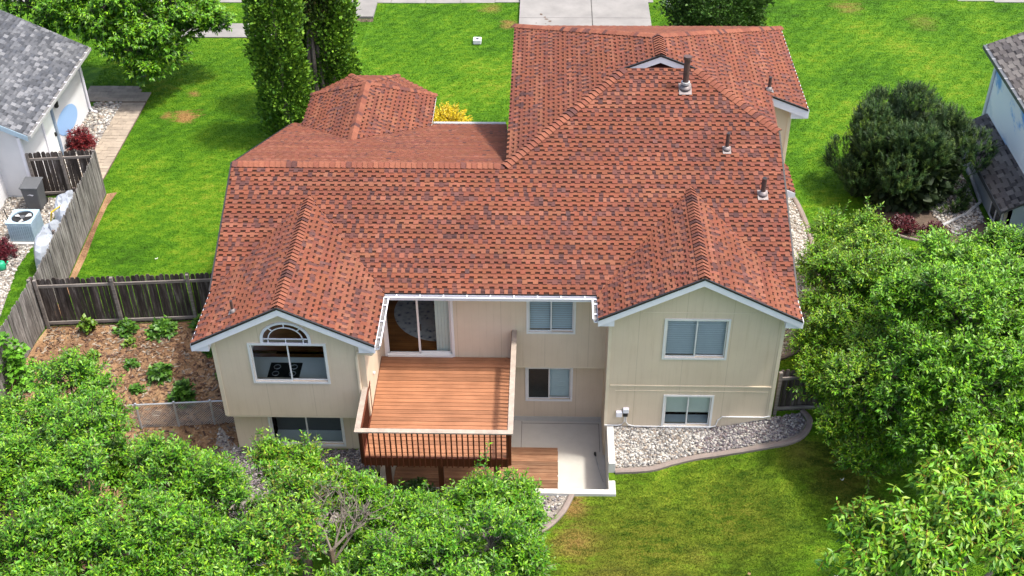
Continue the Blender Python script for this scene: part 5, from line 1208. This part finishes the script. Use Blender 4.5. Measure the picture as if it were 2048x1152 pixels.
R3 = [(9.99, -6.74, 5.0, .75), (8.84, -6.88, 4.7, .55), (8.84, -8.65, 5.3, .95), (7.62, -8.66, 4.9, .7), (6.87, -7.95, 4.3, .4), (9.49, -9.64, 5.4, .9), (6.91, -9.24, 4.7, .52), (7.85, -9.68, 5.1, .85), (10.56, -7.73, 5.1, .8)]
tree('cherry_tree', 'cherry tree with long drooping leaves and orange stems at lower right', 'tree', (9.0, -8.8), R3, 23, .225, .165, old=[(.035, .15, .008), (.055, .20, .010), (.024, .105, .007)], young=[(.17, .42, .012), (.25, .48, .015), (.31, .42, .02)], dens=150, k=10, droop=1.1, bark='grey_bark', slen=(.25, .5), sprouts=[(9.0, -6.6, 5.0, .5), (9.9, -6.3, 5.4, .6), (7.0, -7.7, 4.5, .6), (6.1, -8.9, 4.1, .7), (7.4, -8.1, 5.2, .5)], young_pow=1.3, twig='orange_twig')
TL = [(-19.35, 18.59, 4.1, 1.1), (-17.19, 17.74, 4.4, 1.35), (-15.44, 17.73, 4.2, 1.35), (-16.43, 17.16, 3.5, 1.15), (-15.16, 17.33, 3.1, .9), (-14.54, 18.76, 3.5, .9), (-21.18, 19.32, 4.3, 1.0), (-15.84, 16.6, 2.7, .6), (-14.21, 19.79, 3.9, .7), (-18.34, 19.2, 4.9, 1.6), (-15.32, 19.4, 4.9, 1.6), (-13.6, 19.2, 3.6, .8), (-18.0, 17.9, 3.9, 1.1), (-20.2, 19.6, 4.6, 1.2)]
tree('shade_tree', 'spreading green tree behind the white neighbour house', 'tree', (-17.0, 19.4), TL, 24, .19, .25, old=OLDR, young=YNGR, dens=170, tr=.2, bark='grey_bark', droop=.5)

# arborvitae and conifers
def sprays(Pn, Dn, size, r_, cols):
    n = len(Pn); ref = r_.normal(0, 1, (n, 3)); S = unit(np.cross(Dn, ref)); L = (size * r_.uniform(.6, 1.3, (n, 1))); W = L * r_.uniform(.28, .5, (n, 1)); nn = np.cross(S, Dn)
    b = Pn; V = np.stack([b, b + Dn * L * .45 - S * W + nn * W * .3, b + Dn * L * .9 - S * W * .45, b + Dn * L * 1.05 + S * W * .1, b + Dn * L * .8 + S * W * .55, b + Dn * L * .4 + S * W + nn * W * .3], 1).reshape(-1, 3)
    F = (np.array([[0, 2, 1], [0, 3, 2], [0, 4, 3], [0, 5, 4]])[None] + (np.arange(n) * 6)[:, None, None]).reshape(-1, 3)
    C = np.array(cols)[r_.integers(0, len(cols), n)] * r_.uniform(.7, 1.25, (n, 1)); return V, F, np.repeat(C, 6, 0)
ARB = [(.07, .17, .012), (.11, .23, .015), (.045, .115, .010), (.15, .28, .018)]
def arborvitae(x, y, r, z0, z1, label, seed, n=9000, stems=((0, 0),), bias=None, cols=ARB, lean=(0, 0)):
    r_ = np.random.default_rng(seed); root = thing('arborvitae', (x, y, G(x, y)), label, 'tree'); n = int(n * 1.8)
    t = r_.random(n) ** .9; z = z0 + (z1 - z0) * t; a = r_.uniform(0, 6.28, n)
    prof = np.minimum(1, np.minimum((t + .04) / .12, (1.03 - t) / .25) ** .6)
    lump = 1 + .15 * np.sin(3 * a + z * 2.1 + seed) + .13 * np.sin(7 * a - z * 3.3) + .10 * np.sin(13 * a + z * 7) + r_.normal(0, .06, n)
    rad = r * prof * lump * (1 - .45 * r_.random(n) ** 2.2)
    if bias is not None:
        keep = (np.cos(a - bias[0]) > bias[1]) | (z > bias[2]); a, z, rad, t = a[keep], z[keep], rad[keep], t[keep]
    P = np.stack([x + rad * np.cos(a) + lean[0] * t, y + rad * np.sin(a) + lean[1] * t, z], 1)
    D = unit(np.stack([np.cos(a) * .7, np.sin(a) * .7, np.full_like(a, .55)], 1) + r_.normal(0, .4, (len(a), 3)))
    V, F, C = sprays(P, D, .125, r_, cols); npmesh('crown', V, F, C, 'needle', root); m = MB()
    for dx, dy in stems: m.tube([(x + dx, y + dy, G(x, y) - .1), (x + dx * .8, y + dy * .8, 2.6), (x + dx * .3 + lean[0] * .5, y + dy * .3, (z0 + z1) / 2), (x + lean[0], y + lean[1], z1 - .4)], [.12, .09, .06, .02], 7)
    m.build('trunk', 'grey_bark', root); return root
arborvitae(-9.85, 14.1, .86, 1.35, 8.6, 'tall dense green arborvitae column nearest the red roof', 31, 11000)
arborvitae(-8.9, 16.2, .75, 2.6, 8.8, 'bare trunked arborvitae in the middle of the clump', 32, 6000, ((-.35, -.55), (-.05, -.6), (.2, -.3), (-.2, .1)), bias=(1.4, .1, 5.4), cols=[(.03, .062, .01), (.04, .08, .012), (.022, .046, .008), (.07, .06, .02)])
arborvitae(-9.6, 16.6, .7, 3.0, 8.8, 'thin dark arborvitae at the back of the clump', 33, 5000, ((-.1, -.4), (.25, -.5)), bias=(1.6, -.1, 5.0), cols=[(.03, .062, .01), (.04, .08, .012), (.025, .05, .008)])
arborvitae(-8.5, 16.7, .95, 1.9, 8.8, 'wide green arborvitae on the right of the clump', 34, 10000, ((-.2, -.3), (.1, -.1)))
arborvitae(6.95, 20.0, 1.75, 1.5, 5.6, 'rounded dark green arborvitae behind the garage roof', 35, 14000, cols=[(.04, .10, .014), (.06, .13, .016), (.03, .07, .01)])
def pine():
    r_ = np.random.default_rng(41); root = thing('mugo_pine', (12.3, 9.4, 1.6), 'big rounded dark green pine shrub with upright candles', 'pine')
    cx, cy, cz, R = 12.3, 10.1, 2.7, 2.4; n = 4200
    ld = unit(r_.normal(0, 1, (26, 3))); ld[:, 2] = np.where(ld[:, 2] < -.5, -ld[:, 2], ld[:, 2]); lc = np.array([cx, cy, cz]) + ld * np.array([1.0, .95, 1.0]) * R * r_.uniform(.6, .88, (26, 1)); lr = r_.uniform(.45, .8, 26)
    li = r_.integers(0, 26, n); d = unit(r_.normal(0, 1, (n, 3)) + ld[li] * .7); P = lc[li] + d * (lr[li] * r_.uniform(.8, 1.05, n))[:, None]
    D = unit(d * .45 + np.array([0, 0, 1.0]) + r_.normal(0, .2, (n, 3))); L = r_.uniform(.16, .38, n); k = 26
    t = np.tile((np.arange(k) + .5) / k, (n, 1)); a = r_.uniform(0, 6.28, (n, k)); S1 = unit(np.cross(D, np.array([.3, .8, .1]))); S2 = np.cross(D, S1)
    perp = S1[:, None] * np.cos(a)[..., None] + S2[:, None] * np.sin(a)[..., None]; b = P[:, None] + D[:, None] * (t * L[:, None])[..., None]
    ax = unit(perp + D[:, None] * .9); nl = .13 * r_.uniform(.7, 1.2, (n, k, 1)); sd_ = np.cross(ax, D[:, None]) * .014
    V = np.stack([b - sd_, b + sd_, b + ax * nl], 2).reshape(-1, 3); F = np.arange(len(V)).reshape(-1, 3)
    pal = np.array([(.022, .056, .010), (.034, .076, .012), (.015, .040, .008), (.062, .105, .016)]); C = pal[r_.integers(0, 4, n)] * r_.uniform(.75, 1.25, (n, 1)); Cc = np.repeat(C, k * 3, 0)
    npmesh('crown', V, F, Cc, 'needle', root)
    n2 = 5000; d2 = unit(r_.normal(0, 1, (n2, 3))); P2 = np.array([cx, cy, cz]) + d2 * np.array([1, .95, 1.]) * R * r_.uniform(.5, .72, (n2, 1)); V, F, C = sprays(P2, unit(d2 + r_.normal(0, .5, (n2, 3))), .3, r_, [(.022, .04, .012), (.03, .05, .014)]); npmesh('inner_foliage', V, F, C, 'needle', root)
    m = MB(); m.tube([(12.3, 9.6, 1.5), (12.35, 9.8, 2.0), (12.5, 10.3, 3.0)], [.2, .16, .08], 8)
    for i in range(9): m.tube([(12.35, 9.8, 1.8), (cx + U(-1.2, 1.2), cy + U(-1.2, 1.0), U(2, 3))], [.09, .04], 6)
    m.build('trunk', 'trunk_bark', root)
pine()
# shrubs and weeds
def bush(name, label, cat, x, y, r, h, seed, ll, old, young, n=260, k=8, lw=.3, z0=None, group=None, upb=.4, droop=.1):
    r_ = np.random.default_rng(seed); zb = G(x, y) if z0 is None else z0; root = thing(name, (x, y, zb), label, cat, group)
    d = unit(r_.normal(0, 1, (n, 3))); d[:, 2] = np.abs(d[:, 2]); P = np.array([x, y, zb]) + d * np.array([r, r, h]) * r_.uniform(.3, .9, (n, 1)); D = unit(d + np.array([0, 0, upb]) + r_.normal(0, .3, (n, 3)))
    V, F, C = leaf_mesh(P, D, r_.uniform(.5, 1.1, n) * r * .35, k, ll, lw, old, young, droop, r_); npmesh('foliage', V, F, C, 'leaf', root); m = MB()
    for i in range(7):
        e = Vector(P[i * (n // 8)]); m.tube([(x, y, zb - .05), Vector((x, y, zb)).lerp(e, .5), e], [.018, .012, .006], 5)
    m.build('stem', 'trunk_bark', root); return root
REDL = [(.11, .010, .012), (.16, .014, .016), (.07, .008, .012)]; REDY = [(.24, .02, .025), (.2, .03, .03)]
bush('barberry', 'crimson barberry shrub in the rock bed by the white wall', 'shrub', -17.72, 13.45, .55, .85, 51, .09, REDL, REDY, 420)
bush('barberry', 'dark red feathery shrub beside the air conditioner', 'shrub', -18.25, 6.25, .6, .75, 52, .08, [(.06, .006, .012), (.09, .008, .014)], [(.12, .012, .02)], 420)
bush('gold_shrub', 'bright yellow mounded shrub in front of the entry', 'shrub', -3.85, 14.6, 1.0, 1.15, 53, .08, [(.52, .38, .008), (.44, .34, .008)], [(.62, .46, .01), (.56, .43, .01)], 900, k=9, lw=.36)
bush('laurel', 'dark green rounded shrub at the foot of the deck', 'shrub', -3.4, -3.95, .75, .8, 54, .1, [(.025, .065, .012), (.035, .085, .014)], [(.06, .14, .02)], 500, z0=.4)
bush('laurel', 'green rounded shrub in front of the patio wall', 'shrub', -.85, -3.95, .55, .75, 55, .1, [(.03, .075, .012), (.045, .1, .014)], [(.08, .17, .02)], 380, z0=.45)
bush('barberry', 'brownish purple shrub between the green ones under the deck', 'shrub', -2.2, -3.95, .5, .55, 56, .08, [(.05, .016, .012), (.075, .028, .018)], [(.12, .05, .03)], 300, z0=.45)
bush('barberry', 'low purple shrub at the base of the pine', 'shrub', 11.9, 7.7, .55, .4, 57, .08, [(.05, .010, .014), (.07, .014, .018)], [(.12, .02, .025)], 260)
bush('barberry', 'low dark purple shrub beneath the plum branches', 'shrub', 12.9, 7.3, .5, .4, 58, .08, [(.045, .010, .014), (.06, .014, .018)], [(.1, .02, .025)], 260)
WG, WY = [(.035, .11, .014), (.05, .14, .016), (.03, .085, .012)], [(.10, .24, .02), (.13, .27, .022)]
for i, (x, y, r, h, lab) in enumerate(((-14.05, 2.45, .32, .45, 'small leafy weed at the left end of the dark fence'), (-12.85, 2.5, .42, .55, 'leafy green weed against the middle of the dark fence'), (-11.75, 2.5, .55, .5, 'wide yellow green weed patch by the dark fence'), (-10.6, 2.6, .4, .4, 'low weed near the roof corner by the fence'),
        (-13.6, 1.3, .3, .3, 'round green weed alone in the bark bed'), (-11.35, .55, .42, .75, 'tall dark green thistle in the bark bed'), (-10.45, -.35, .5, .6, 'big dark green weed near the left wing wall'), (-12.3, 1.0, .3, .2, 'pale low weed beside the tall thistle'), (-12.6, 1.9, .25, .18, 'thin sprig of weed below the fence rail'), (-10.1, 1.5, .25, .18, 'small weed under the left eave'), (-11.9, 0.0, .3, .2, 'sparse low weed beside the big dark one'), (-9.5, .6, .25, .2, 'tiny weed close to the house wall'), (-13.2, .1, .3, .25, 'yellowish weed at the edge of the lower left tree'))):
    bush('weed', lab, 'weed', x, y, r * .8, h * (1.1 if i % 3 == 0 else .55), 70 + i, (.17 if h > .3 else .12), WG if i % 4 else [(.09, .15, .015), (.12, .16, .02)], WY, int(14 + 200 * r * r), 6, .36, upb=(1.4 if i % 3 == 0 else .2), droop=(0 if i % 3 == 0 else .4))
vn = bush('climbing_vine', 'bright green vine climbing over the left fence', 'vine', -15.45, .2, .55, 1.95, 90, .18, [(.07, .22, .014), (.09, .25, .016)], [(.16, .36, .02), (.13, .31, .02)], 110, 5, .48, droop=.5)
